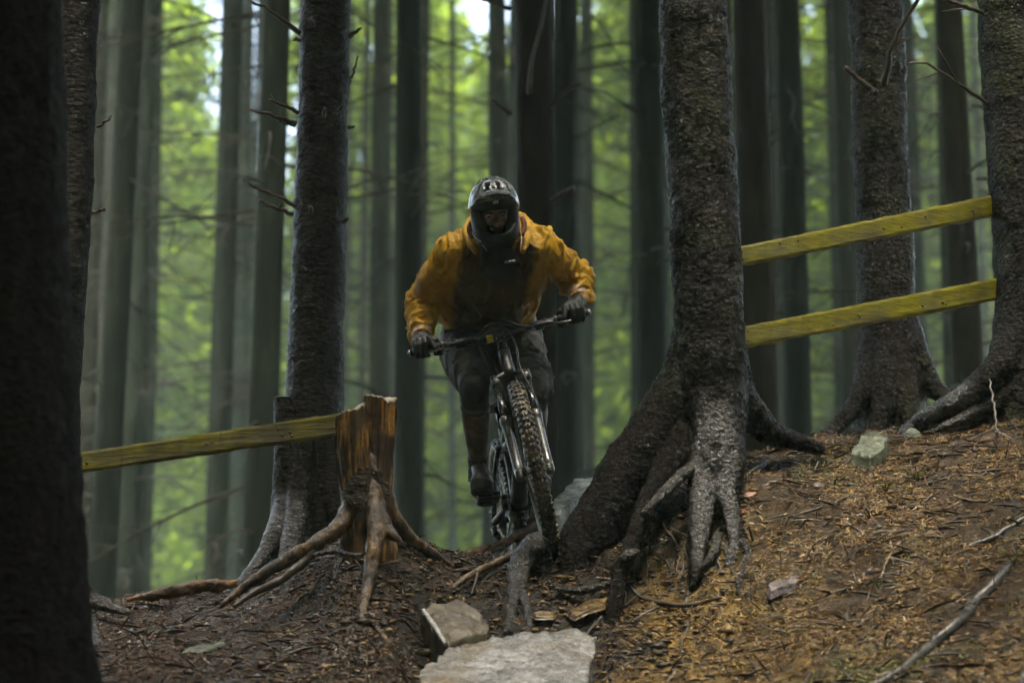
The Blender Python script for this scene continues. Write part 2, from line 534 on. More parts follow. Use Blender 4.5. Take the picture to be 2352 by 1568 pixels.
wob = t.math('MULTIPLY', t.math('SUBTRACT', n1, 0.5), 0.9)
xw = t.math('ADD', X, wob)
rightm = t.map(xw, 0.30, 0.75, 0.0, 1.0)                       # the needle covered bank
claym = t.math('MULTIPLY', t.map(t.math('ADD', Yc, wob), 9.62, 9.25, 0, 1), t.math('MULTIPLY', t.map(xw, 0.30, 0.48, 0, 1), t.map(xw, 1.15, 0.75, 0, 1)))
leftm = t.map(xw, -0.35, -0.75, 0.0, 0.65)
c = t.mix(t.math('MAXIMUM', rightm, leftm), soil, needle)
c = t.mix(claym, c, clay)
mossf = t.math('MULTIPLY', t.map(t.noise(v, 1.7, 5, 0.65), 0.53, 0.66, 0, 0.75), rightm)
c = t.mix(t.math('MULTIPLY', mossf, t.map(n3, 0.42, 0.6, 0.2, 1)), c, (0.055, 0.062, 0.010))
h = t.math('ADD', t.math('MULTIPLY', n2, 0.7), n3)
t.set(Base_Color=c, Roughness=t.map(t.noise(v, 9, 4), 0.38, 0.62, 0.16, 0.60), Normal=t.bump(h, 0.9, 0.02))
M_soil = t.m

def axis(lo, hi, step, far):
    a = list(np.arange(lo, hi, step))
    s, q = step, hi
    up = []
    while q < far: up.append(q); s *= 1.35; q += s
    s, q = step, lo - step
    dn = []
    while q > -far: dn.append(q); s *= 1.35; q -= s
    return np.array(sorted(dn) + a + up + [far])
gx = axis(-2.2, 2.7, 0.0125, 150.0)
gy = axis(7.9, 11.2, 0.0125, 150.0)
XX, YY = np.meshgrid(gx, gy)
V = np.stack([XX.ravel(), YY.ravel(), np.zeros(XX.size)], 1)
V[:, 2] = ground_z(V[:, 0], V[:, 1])
nx_ = len(gx); idx = np.arange(XX.size).reshape(XX.shape)
F = np.stack([idx[:-1, :-1].ravel(), idx[:-1, 1:].ravel(), idx[1:, 1:].ravel(), idx[1:, :-1].ravel()], 1)
ground = np_obj('ground', V, F, M_soil, org=(0, 0, 0))
tag(ground, 'steep dark forest floor of soil, clay and brown needles', kind='structure')

# ------------------------------------------------------------------ the forest behind
def gz(x, y):
    return float(ground_z(np.array([x]), np.array([y]))[0])

def leaf_cloud(clumps, per, spread, size, seed, droop=0.0, aspect=2.2):
    """Leaf-sized diamonds scattered round clump centres (rows x, y, z)."""
    r = np.random.default_rng(seed)
    c = np.repeat(np.asarray(clumps, float), per, axis=0)
    n = len(c)
    c = c + r.normal(size=(n, 3)) * spread
    d = r.normal(size=(n, 3)); d[:, 2] -= droop; d /= np.linalg.norm(d, axis=1)[:, None]
    w = np.cross(d, r.normal(size=(n, 3))); w /= np.linalg.norm(w, axis=1)[:, None]
    s = size * r.uniform(0.6, 1.4, n)[:, None]
    V = np.stack([c - d * s, c + w * s / aspect, c + d * s, c - w * s / aspect], 1).reshape(-1, 3)
    return V, np.arange(4 * n).reshape(-1, 4)

def spruce_crown(seed, z0, z1, rad):
    r = np.random.default_rng(seed)
    cl = []
    z = z0
    while z < z1:
        f = (z - z0) / (z1 - z0)
        rr = rad * (1 - 0.85 * f) * r.uniform(0.75, 1.1)
        for k in range(5):
            a = r.uniform(0, 6.28)
            for q in np.linspace(0.2, 1, 6):
                cl.append((math.cos(a) * rr * q, math.sin(a) * rr * q, z - 0.35 * rr * q * q + r.normal() * 0.08))
        z += r.uniform(0.45, 0.8)
    V, F = leaf_cloud(cl, 7, (0.18, 0.18, 0.16), 0.32, seed, 0.6, 2.2)
    return mesh_np('spruce_crown', V, F)
CROWNS = [spruce_crown(31 + k, 8.5 + 0.7 * k, 19 + k, 1.9 + 0.15 * k) for k in range(3)]
for m in CROWNS: m.materials.append(M_spruce)

def far_trunk(seed, mat):
    r = np.random.default_rng(seed)
    zs = np.concatenate([np.linspace(-1.2, 0.9, 8), np.linspace(1.3, 20, 26)])
    rows = []
    ph = r.uniform(0, 6.28, 4)
    for z in zs:
        rad = 0.14 * (1 - 0.034 * max(z, 0)) + 0.13 * math.exp(-max(z + 0.3, 0) / 0.35)
        cx, cy = 0.04 * math.sin(z * 0.31 + ph[0]), 0.04 * math.sin(z * 0.27 + ph[1])
        for a in np.linspace(0, 2 * math.pi, 14, endpoint=False):
            q = rad * (1 + 0.05 * math.sin(3 * a + ph[2] + z * 0.4) + 0.03 * r.normal())
            rows.append((cx + q * math.cos(a), cy + q * math.sin(a), z))
    m, s = len(zs), 14
    F = [(k * s + j, k * s + (j + 1) % s, (k + 1) * s + (j + 1) % s, (k + 1) * s + j) for k in range(m - 1) for j in range(s)]
    me = mesh_np('trunk', np.array(rows), np.array(F)); smooth(me); me.materials.append(mat)
    return me
TRUNKS = [far_trunk(51 + k, (M_bark_far, M_bark_far2, M_bark_far)[k]) for k in range(3)]

def dead_branches(seed, n=54):
    """Bare drooping twigs down the lower trunk, with side shoots."""
    r = np.random.default_rng(seed); g = G()
    for k in range(n):
        z = r.uniform(1.2, 12.5); a = r.uniform(0, 6.28); L = r.uniform(0.35, 1.9)
        d = np.array((math.cos(a), math.sin(a), 0.0)); q = np.array((0, 0, z)) + d * 0.11
        rise = r.uniform(-0.45, 0.35)
        pts = [np.append(q, 0.013)]
        for s in (0.33, 0.66, 1.0):
            pts.append(np.append(q + d * L * s + np.array((r.normal() * 0.05, r.normal() * 0.05, rise * L * s - 0.22 * L * s * s)), 0.013 * (1 - 0.72 * s)))
        g.tube(np.array(pts), seg=4, n=6, caps=False)
        for s in range(int(L * 5)):
            b = np.array(pts[r.integers(1, 4)][:3]) * 0.6 + np.array(pts[r.integers(0, 3)][:3]) * 0.4
            e = b + d * L * 0.2 + r.normal(size=3) * 0.14 + np.array((0, 0, -0.12))
            g.tube([np.append(b, 0.005), np.append((b + e) / 2 + (0, 0, 0.02), 0.004), np.append(e, 0.0015)], seg=3, caps=False)
    me = g.mesh('dead_branches'); me.materials.append(M_deadtwig)
    return me
DEADS = [dead_branches(71 + k) for k in range(3)]

def bg_tree(x, y, diam, seed, label, group, crown=True, dead=True, brown=False, lean=(0, 0), crown_z=6.0):
    r = random.Random(seed)
    k = seed % 3
    root = thing('conifer_tree', (x, y, gz(x, y) - 0.05), label, 'tree', group)
    s = diam / 0.28
    root.scale = (s, s, 1.0)
    root.rotation_euler = (lean[1], lean[0], r.uniform(0, 6.28) if lean == (0, 0) else 0)
    link('trunk', TRUNKS[1] if brown else TRUNKS[0 if k == 1 else k], None, root).scale.z = 1.45
    if crown:
        c = link('crown', CROWNS[k], None, root)
        q = r.uniform(1.0, 1.25) if y < 22 else r.uniform(0.6, 0.8)
        c.scale = (q / s, q / s, 1)
        c.location.z = max(crown_z, y * math.tan(R(20.5)) + 1.7) - (8.5 + 0.7 * k) + r.uniform(0, 1.0)
        c.rotation_euler.z = r.uniform(0, 6.28)
    if dead:
        d = link('dead_branches', DEADS[(seed // 3) % 3], None, root); d['kind'] = 'stuff'
        d.rotation_euler.z = r.uniform(0, 6.28)
        d.scale = (1 / s, 1 / s, 1)
    return root

# trunks one can pick out between and behind the riders and near trees: (column, width px, depth, label, brown, lean)
PICK = [
 (252, 66, 21.0, 'teal tinged conifer trunk just beside the slim ringed trunk by the dark edge tree', False, 0.012),
 (300, 46, 27.0, 'second misty trunk counted from the slim ringed trunk near the dark edge', False, 0.010),
 (338, 26, 44.0, 'thin misty trunk bordering the broad green gap over the low board', False, 0.006),
 (508, 52, 26.0, 'misty trunk on the stump side of the broad green gap', False, 0.005),
 (604, 74, 18.0, 'grey misty trunk standing just behind the dead twigs of the ringed tree', False, 0.006),
 (868, 48, 27.0, 'dim grey trunk next to the ringed tree, above the cut stump', False, 0.0),
 (934, 68, 20.0, 'broad grey misty trunk over the raised elbow in the mustard sleeve', False, 0.0),
 (1040, 24, 52.0, 'pale thread thin trunk in the bright gap above the raised sleeve', False, 0.0),
 (1138, 30, 42.0, 'slender grey trunk rising right behind the helmet', False, 0.0),
 (1300, 66, 21.0, 'grey misty trunk bordering the brown trunk behind the helmet', False, 0.0),
 (1348, 34, 35.0, 'thin trunk at the edge of the bright gap above the gloved hand', False, 0.0),
 (1495, 72, 19.5, 'misty trunk half hidden by the big flared scaly tree', False, -0.004),
 (1752, 84, 15.5, 'brownish blurred trunk just past the big flared tree, behind both boards', True, -0.004),
 (1822, 66, 21.0, 'teal grey trunk next to the brownish blurred trunk behind the boards', False, -0.004),
 (1948, 46, 24.0, 'dim trunk bordering the glittering gap behind the two boards', False, -0.004),
 (2112, 34, 34.0, 'thin trunk showing between the scaly tree and the bright gap crossed by boards', False, -0.006),
 (2232, 72, 17.5, 'dark brown blurred trunk next to the mossy edge tree where the boards end', True, -0.010),
]
for i, (px, w, Y, lab, br, ln) in enumerate(PICK):
    p = P(px, 500, Y)
    bg_tree(p[0], Y, w / PXM(Y), 100 + i, lab, 'misty conifers behind the trail', crown=True, dead=Y > 16, brown=br, lean=(ln * 1.5, 0))

# the brown trunk straight behind the rider
p = P(1247, 450, 14.0)
bt = bg_tree(p[0], 14.0, 0.245, 301, 'brown conifer trunk directly behind the rider and helmet', None, crown=True, dead=False, brown=True, lean=(-0.003, 0))

GAPS = [(352, 480), (645, 668), (800, 838), (978, 1115), (1366, 1448), (1868, 1928), (2130, 2188)]
def in_gap(px, pad=6):
    return any(a - pad < px < b + pad for a, b in GAPS)
r = random.Random(11)
n_f = 0; tries = 0; used = []
while n_f < 95 and tries < 6000:
    tries += 1
    Y = r.uniform(24, 58); px = r.uniform(160, 2420)
    if in_gap(px, 11 * 24 / Y + 4) and not (Y > 46 and r.random() < 0.03): continue
    x = (px - 1176) / FPX * Y
    if any(abs(x - a) < 0.4 and abs(Y - b) < 1.5 for a, b in used): continue
    used.append((x, Y)); n_f += 1
    bg_tree(x, Y, r.uniform(0.20, 0.30), 400 + n_f, 'slender conifer trunk blurred deep in the misty wood', 'slender trunks deep in the wood', crown=Y > 30 or True, dead=True, brown=r.random() < 0.2)
# trees to either side of the picture, whose crowns close the wood
for k in range(44):
    side = -1 if k % 2 else 1
    Y = r.uniform(-4, 34); x = side * (0.23 * max(Y, 2) + r.uniform(1.6, 7))
    bg_tree(x, Y, r.uniform(0.22, 0.34), 500 + k, 'conifer standing just outside the picture beside the trail', 'conifers beside the trail', dead=False)

# bright trees at the far edge of the wood
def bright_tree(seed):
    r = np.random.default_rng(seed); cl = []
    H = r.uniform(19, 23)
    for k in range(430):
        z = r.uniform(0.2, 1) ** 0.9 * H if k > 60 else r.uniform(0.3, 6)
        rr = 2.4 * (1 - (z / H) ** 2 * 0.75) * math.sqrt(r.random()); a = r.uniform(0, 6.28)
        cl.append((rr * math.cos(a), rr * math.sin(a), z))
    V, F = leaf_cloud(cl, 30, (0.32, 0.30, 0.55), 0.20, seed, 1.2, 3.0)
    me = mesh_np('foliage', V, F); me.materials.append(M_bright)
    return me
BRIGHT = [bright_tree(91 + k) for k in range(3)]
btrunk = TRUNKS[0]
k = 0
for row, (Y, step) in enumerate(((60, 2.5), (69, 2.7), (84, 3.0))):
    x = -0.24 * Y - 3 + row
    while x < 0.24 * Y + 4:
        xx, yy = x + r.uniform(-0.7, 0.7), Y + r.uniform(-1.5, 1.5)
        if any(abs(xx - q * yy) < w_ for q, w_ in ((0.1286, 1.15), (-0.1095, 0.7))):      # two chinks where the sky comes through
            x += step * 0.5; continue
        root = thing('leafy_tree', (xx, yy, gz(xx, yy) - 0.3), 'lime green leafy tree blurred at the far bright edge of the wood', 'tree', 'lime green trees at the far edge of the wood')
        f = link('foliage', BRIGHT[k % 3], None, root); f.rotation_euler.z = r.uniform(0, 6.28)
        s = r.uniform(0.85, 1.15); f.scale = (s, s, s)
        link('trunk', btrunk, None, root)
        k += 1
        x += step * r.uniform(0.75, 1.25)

# the wood behind the camera: one dark mass that closes off the light from there
r2 = np.random.default_rng(19)
cl = []
for k in range(2600):
    a = r2.uniform(math.pi * 0.72, math.pi * 2.28); d = r2.uniform(12, 24)
    cl.append((math.cos(a) * d, 3 + math.sin(a) * d, r2.uniform(-1.4, 17)))
for k in range(1100):  # floating overhead leaf clumps, added to shade chosen parts of the foreground
    x = r2.uniform(-12, 12)
    cl.append((x, r2.uniform(-11, 6.5 if x < -0.9 else (2.8 if x < 1.1 else 7.0)), r2.uniform(6.5, 13)))
V, F = leaf_cloud(cl, 10, (0.5, 0.5, 0.6), 0.6, 20, 0.8, 2.4)
fw = np_obj('unseen_wood_shade', V, F, M_spruce, org=(0, -12, -1.4)); tag(fw, 'unseen spruce wood behind the camera with leaf clumps added overhead for shade', kind='stuff')

# ------------------------------------------------------------------ haze: the damp air of the wood
HAZE = 0.0020
gh = G().box((0, 0, 16.5), (155, 0, 0), (0, 155, 0), (0, 0, 19.9))
t = NT('damp_air'); t.t.nodes.remove(t.b)
vol = t.n('VolumePrincipled'); vol.inputs['Color'].default_value = (0.66, 0.92, 0.74, 1); vol.inputs['Density'].default_value = HAZE
vol.inputs['Anisotropy'].default_value = 0.2
t.t.links.new(vol.outputs[0], t.out.inputs['Volume'])
hz = gh.build('haze', t.m, org=(0, 0, 0), sm=False); tag(hz, 'thin damp mist hanging through the whole wood', kind='stuff')
# ------------------------------------------------------------------ near trees with modelled bark
def bark_disp(p, kind, amp=1.0):
    """Outward relief of the bark at points p (metres)."""
    if kind == 'scaly':
        a, b = worley(p / (0.017, 0.017, 0.015))
        c, d = worley(p / (0.045, 0.045, 0.055) + 11)
        m = 0.35 + 1.1 * sstep(noise(p / (0.12, 0.12, 0.22) + 5), -0.35, 0.4)
        return amp * (0.0052 * sstep(b - a, 0.02, 0.5) * (0.7 + 0.9 * noise(p / 0.05)) * m + 0.0045 * sstep(d - c, 0.0, 0.22) * (1.4 - m) + 0.006 * fbm(p / 0.09, 3))
    if kind == 'ring':
        a, b = worley(p / (0.026, 0.026, 0.015))
        l = noise(p / (0.16, 0.16, 0.030))
        return amp * (0.0022 * sstep(b - a, 0.02, 0.4) * (0.5 + noise(p / 0.06)) + 0.0030 * sstep(l, 0.50, 0.62) + 0.004 * fbm(p / 0.07, 3))
    a, b = worley(p / 0.02)
    return amp * (0.003 * sstep(b - a, 0.02, 0.5) + 0.005 * fbm(p / 0.06, 3))

def trunk(name, rows, mat, parent, kind, lobes=(), na=230, dz=0.009, top=20.0, amp=1.0, seed=0, cut=None):
    """rows: (photo row, left px, right px, depth) of the visible outline, top to bottom; lobes: (azimuth, height, size, width)."""
    ctr = []
    for py, l, r_, Y in rows:
        a, b = P(l, py, Y), P(r_, py, Y)
        ctr.append((a[2], (a[0] + b[0]) / 2, Y, (b[0] - a[0]) / 2))
    ctr = np.array(sorted(ctr))
    zv = np.arange(ctr[0, 0] - 0.25, ctr[-1, 0] + 0.12, dz)
    if cut is None:
        zz = np.concatenate([zv, np.linspace(zv[-1] + 0.2, top, 26)])
    else:
        zz = zv[zv < cut]
    f = lambda k: np.interp(zz, ctr[:, 0], ctr[:, k])
    cx, cy, rr = f(1), f(2), f(3)
    hi = zz > ctr[-1, 0]                                          # above the picture: carry the lean on and taper
    slope = (ctr[-1, 1] - ctr[-2, 1]) / (ctr[-1, 0] - ctr[-2, 0])
    cx = np.where(hi, ctr[-1, 1] + 0.5 * slope * (zz - ctr[-1, 0]), cx)
    rr = np.where(hi, ctr[-1, 3] * np.clip(1 - 0.045 * (zz - ctr[-1, 0]), 0.06, 1), rr)
    th = np.linspace(0, 2 * math.pi, na, endpoint=False)
    ZZ, TT = np.meshgrid(zz, th, indexing='ij')
    RR = np.repeat(rr[:, None], na, 1)
    z0 = ctr[0, 0]
    for az, h, s, w in lobes:
        d = (TT - az + math.pi) % (2 * math.pi) - math.pi
        RR = RR + s * np.exp(-(d / w) ** 2) * np.exp(-np.maximum(ZZ - z0, 0) / h)
    base = np.stack([RR * np.cos(TT), RR * np.sin(TT), ZZ], 2).reshape(-1, 3)
    q = base + seed * 3.7
    near = np.repeat((zz < ctr[-1, 0] + 0.2).astype(float), na)
    dsp = bark_disp(q, kind, amp) * (0.3 + 0.7 * near)
    dsp = dsp + RR.ravel() * 0.06 * noise(np.stack([np.cos(TT).ravel() * 1.6, np.sin(TT).ravel() * 1.6, ZZ.ravel() * 1.1 + seed], 1))
    RR = RR + dsp.reshape(RR.shape)
    V = np.stack([cx[:, None] + RR * np.cos(TT), cy[:, None] + RR * np.sin(TT), ZZ], 2).reshape(-1, 3)
    m = len(zz); idx = np.arange(m * na).reshape(m, na)
    F = np.stack([idx[:-1], np.roll(idx[:-1], -1, 1), np.roll(idx[1:], -1, 1), idx[1:]], -1).reshape(-1, 4)
    return np_obj(name, V, F, mat, parent)

def body(name, rows, roots, mat, parent, kind, voxel=0.0075, top=19.0, amp=1.0, seed=0, iters=10, mat2=None, where=None):
    """Trunk and main roots as one continuous surface, with bark relief; above the picture a plain tapering stem goes on."""
    g = G()
    ctr = []
    for py, l, r_, Y in rows:
        a, b_ = P(l, py, Y), P(r_, py, Y); ctr.append((a[2], (a[0] + b_[0]) / 2, Y, (b_[0] - a[0]) / 2))
    ctr = np.array(sorted(ctr))
    zt = ctr[-1, 0] + 0.15
    slope = (ctr[-1, 1] - ctr[-2, 1]) / (ctr[-1, 0] - ctr[-2, 0])
    ctr = np.vstack([ctr, (zt, ctr[-1, 1] + slope * 0.15, ctr[-1, 2], ctr[-1, 3])])
    zz = np.linspace(ctr[0, 0] - 0.15, zt, 60)
    f = lambda k: np.interp(zz, ctr[:, 0], ctr[:, k])
    g.tube(np.stack([f(1), f(2), zz, f(3)], 1), seg=40)
    for rt in roots:
        g.tube(catmull(wpts(rt), 40), seg=24)
    V, N, F = fuse(g, voxel, iters)
    q = V + seed * 3.7
    V = V + N * (bark_disp(q, kind, amp) + 0.012 * noise(q * 4.5))[:, None]
    c0 = ctr[-1]
    h = np.linspace(zt - 0.02, top, 20); th = np.linspace(0, 2 * math.pi, 40, endpoint=False)
    U = np.array([(c0[1] + 0.5 * slope * (z - zt) + q_ * math.cos(a), c0[2] + q_ * math.sin(a), z) for z in h for q_ in [c0[3] * max(0.06, 1 - 0.045 * (z - zt))] for a in th])
    n0 = len(V)
    F = F + [[n0 + k * 40 + j, n0 + k * 40 + (j + 1) % 40, n0 + (k + 1) * 40 + (j + 1) % 40, n0 + (k + 1) * 40 + j] for k in range(19) for j in range(40)]
    o = fobj(name, np.vstack([V, U]), F, mat, parent)
    if mat2 is not None:
        fc = np.vstack([V, U * 0 + (0, 99, 0)]); N2 = np.vstack([N, U * 0])
        yy = fc[:, 1] * math.cos(PITCH) + fc[:, 2] * math.sin(PITCH); py = 784 - (-fc[:, 1] * math.sin(PITCH) + fc[:, 2] * math.cos(PITCH)) / yy * FPX
        px = 1176 + fc[:, 0] / yy * FPX
        k = where(px, py) * sstep(-N2[:, 1], -0.2, 0.5)
        o.data.attributes.new('pale', 'FLOAT', 'POINT').data.foreach_set('value', k.astype(np.float32))
    return o

def wpts(rows):
    """(px, py, Y, radius px) -> world points with radius in metres."""
    return np.array([np.append(P(a, b, Y), w / PXM(Y)) for a, b, Y, w in rows])

def root(parent, rows, mat, kind='root', seg=28, n=70, amp=1.0, label=None, name='root', flat=1.0, wob=0.011):
    rows = [(a_, b_, on(a_, b_) - 0.016 if (w_ < 9.5 and b_ > 1180 and a_ > 1380) else Y_, w_) for a_, b_, Y_, w_ in rows]     # thin roots lie on the face
    p = catmull(wpts(rows), n)
    p[:, :3] += np.stack([noise(p[:, :3] * 9 + 5 * k) for k in range(3)], 1) * wob * np.linspace(0.2, 1, n)[:, None]
    rs = np.random.default_rng(int(abs(rows[0][0] * 7 + rows[-1][1])))
    p[:, 3] *= 1 + 0.12 * noise(np.stack([np.arange(n) * 0.21, np.full(n, rs.uniform(0, 50)), np.zeros(n)], 1))
    dd = lambda V, r: bark_disp(V, kind, amp) * np.clip(r / 0.03, 0.15, 1.0) + r * 0.10 * noise(V / 0.05)
    g = G().tube(p, seg=seg, disp=dd, flat=flat)
    o = g.build(name, mat, parent)
    if label: o['label'] = label
    return o

def twig(parent, rows, mat=None, name='dead_branch', seg=7, label=None, forks=2, seed=0):
    rs = np.random.default_rng(seed + int(rows[0][0]))
    p = catmull(wpts(rows), 14)
    p[1:-1, :3] += rs.normal(size=(12, 3)) * 0.0025
    g = G().tube(p, seg=seg)
    L = np.linalg.norm(p[-1, :3] - p[0, :3])
    for k in range(forks):
        i = rs.integers(4, 12); d = (p[i, :3] - p[i - 1, :3]); d /= np.linalg.norm(d)
        e = p[i, :3] + (d + rs.normal(size=3) * 0.55) * L * rs.uniform(0.12, 0.3)
        g.tube([np.append(p[i, :3], p[i, 3] * 0.6), np.append((p[i, :3] + e) / 2, p[i, 3] * 0.45), np.append(e, p[i, 3] * 0.2)], seg=5)
    o = g.build(name, mat or M_twig, parent)
    if label: o['label'] = label
    return o

def near_crown(parent, z0, k=0, s=1.0):
    c = link('crown', CROWNS[k], None, parent)
    c.location.z = z0 + 3.0 - parent.location.z - (8.5 + 0.7 * k); c.scale = (s, s, 1)
    return c

# --- the big flared scaly tree by the rider
Y0 = 9.75
b = P(1640, 1150, Y0)
big = thing('conifer_tree', (b[0], Y0, b[2]), 'big scaly barked conifer with flared roots gripping the eroded bank, boards nailed to it', 'tree')
body('trunk', [(0, 1515, 1667, Y0), (200, 1522, 1678, Y0), (400, 1531, 1690, Y0), (600, 1542, 1703, Y0), (720, 1548, 1708, Y0), (820, 1555, 1714, Y0), (900, 1562, 1714, Y0), (1000, 1584, 1714, Y0 - .02), (1090, 1594, 1706, Y0 - .05), (1150, 1600, 1690, Y0 - .05)],
     [[(1625, 640, 9.78, 60), (1608, 780, 9.80, 66), (1578, 890, 9.82, 72), (1525, 980, 9.84, 76), (1462, 1075, 9.84, 76), (1402, 1165, 9.84, 72), (1350, 1250, 9.82, 66), (1325, 1330, 9.8, 52), (1318, 1400, 9.78, 36)],
      [(1660, 760, 9.78, 50), (1688, 890, 9.84, 42), (1735, 962, 9.9, 36), (1790, 1003, 9.98, 25), (1840, 1017, 10.05, 19), (1890, 1034, 10.1, 11)],
      [(1622, 980, 9.70, 42), (1616, 1100, 9.60, 35), (1610, 1180, 9.51, 27), (1602, 1260, 9.41, 19), (1596, 1310, 9.35, 14), (1588, 1355, 9.32, 9)],
      [(1672, 960, 9.70, 42), (1674, 1070, 9.60, 30), (1666, 1130, 9.54, 24), (1682, 1185, 9.49, 21), (1693, 1240, 9.43, 19), (1678, 1290, 9.38, 15), (1670, 1355, 9.34, 9)],
      [(1640, 900, 9.66, 54), (1645, 1040, 9.63, 52), (1640, 1110, 9.62, 40), (1630, 1170, 9.6, 20)],
      [(1612, 900, 9.82, 44), (1572, 1010, 9.74, 40), (1505, 1115, 9.62, 29), (1470, 1200, 9.52, 22), (1446, 1265, 9.45, 18), (1424, 1320, 9.40, 18), (1411, 1380, 9.35, 17), (1402, 1440, 9.26, 14), (1394, 1490, 9.16, 10)]],
     M_bark_scaly, big, 'scaly', voxel=0.007, seed=1, mat2=True, where=lambda px, py: np.exp(-((px - 1643) / 58) ** 4) * sstep(py, 800, 1060) * (1 - sstep(py, 1270, 1340)))
root(big, [(1596, 1068, 9.60, 15), (1545, 1110, 9.50, 14), (1508, 1150, 9.45, 11), (1470, 1180, 9.41, 6)], M_bark_grey, 'root', seg=18, n=40)
root(big, [(1410, 1310, 9.36, 9), (1440, 1275, 9.38, 11), (1490, 1262, 9.36, 8), (1535, 1242, 9.40, 5)], M_bark_grey, 'root', seg=14, n=40)
root(big, [(1480, 1172, 9.44, 5), (1520, 1205, 9.42, 5), (1565, 1228, 9.42, 5), (1610, 1238, 9.46, 4)], M_twig, 'root', seg=9, n=30, amp=0.4)
root(big, [(1650, 1225, 9.42, 10), (1640, 1270, 9.38, 10), (1612, 1310, 9.32, 9), (1590, 1345, 9.28, 6)], M_bark_grey, 'root', seg=14, n=36)
root(big, [(1705, 1240, 9.42, 8), (1718, 1265, 9.38, 9), (1704, 1310, 9.32, 9), (1694, 1365, 9.26, 5)], M_bark_grey, 'root', seg=14, n=34)
root(big, [(1420, 1330, 9.33, 6), (1430, 1350, 9.30, 6), (1436, 1378, 9.28, 4), (1430, 1395, 9.26, 3)], M_twig, 'root', seg=8, n=24, amp=0.4)
root(big, [(1445, 1345, 9.32, 4), (1475, 1374, 9.29, 5), (1530, 1385, 9.28, 6), (1600, 1388, 9.28, 5), (1660, 1372, 9.32, 3)], M_twig, 'root', seg=9, n=40, amp=0.5)
root(big, [(1586, 1345, 9.28, 6), (1572, 1400, 9.16, 5), (1580, 1440, 9.07, 4), (1566, 1475, 8.96, 4), (1570, 1560, 8.62, 3)], M_twig, 'root', seg=8, n=40, amp=0.4)
root(big, [(1450, 1430, 9.18, 4), (1480, 1410, 9.2, 5), (1515, 1392, 9.24, 3)], M_twig, 'root', seg=8, n=20, amp=0.4)
rr_ = random.Random(77)
for k in range(20):                                              # fine roots hanging out of the eroded face
    x0, y0 = rr_.uniform(1440, 1710), rr_.uniform(1190, 1330)
    Y_ = 9.42 - (y0 - 1190) * 0.0011; pts = []; x, y = x0, y0; dx = rr_.uniform(-14, 14)
    for q in range(5):
        pts.append((x, y, Y_, (2.6 - 0.5 * q) * (1.5 if k % 4 == 0 else 1.0)))
        dx = 0.5 * dx + rr_.uniform(-12, 12); x += dx; y += rr_.uniform(8, 24); Y_ -= rr_.uniform(0.004, 0.03)
    root(big, pts, M_twig if k % 3 else M_bark_grey, 'root', seg=6, n=24, amp=0.15, name='rootlet', wob=0.006)
twig(big, [(1606, 50, Y0 - .13, 3), (1607, 20, Y0 - .22, 3), (1608, -20, Y0 - .30, 2)], forks=0)
near_crown(big, 6.5, 0, 0.9)

# --- the ringed tree behind the stump
Y1 = 11.1
b = P(712, 1240, Y1)
ringed = thing('conifer_tree', (b[0], Y1, b[2]), 'straight ringed conifer with short dead twigs standing behind the cut stump', 'tree')
body('trunk', [(0, 690, 806, Y1), (250, 684, 800, Y1), (500, 675, 796, Y1), (700, 664, 790, Y1), (900, 655, 790, Y1), (1000, 648, 790, Y1), (1100, 642, 792, Y1), (1240, 632, 800, Y1)],
     [[(690, 900, 11.08, 36), (672, 1080, 11.02, 34), (655, 1170, 10.97, 31), (625, 1240, 10.92, 25), (590, 1300, 10.87, 19), (550, 1345, 10.82, 13), (515, 1375, 10.76, 8)],
      [(700, 980, 11.0, 34), (690, 1100, 10.95, 30), (678, 1190, 10.88, 27), (662, 1260, 10.82, 22), (650, 1310, 10.78, 16), (644, 1350, 10.74, 11)],
      [(745, 960, 11.05, 34), (762, 1120, 11.0, 30), (788, 1190, 10.95, 24), (815, 1245, 10.9, 16)]],
     M_bark_ring, ringed, 'ring', voxel=0.008, seed=2, mat2=True, where=lambda px, py: 0.8 * sstep(py, 1060, 1200) * (1 - sstep(px, 690, 740)))
trunk('cut_stem', [(905, 630, 668, 11.0), (960, 630, 680, 11.0), (1060, 630, 690, 11.0), (1200, 618, 690, 11.02)], M_bark_ring, ringed, 'ring', na=90, dz=0.012, seed=5, cut=P(640, 915, 11.0)[2])
g = G(); q = P(649, 913, 11.0); g.ball(q, (0.040, 0.040, 0.006), 18, 6); g.build('cut_face', noisy('weathered_cut_wood', [(0.3, (0.10, 0.12, 0.11)), (0.7, (0.25, 0.27, 0.24))], 30, rough=(0.4, 0.7)), ringed)
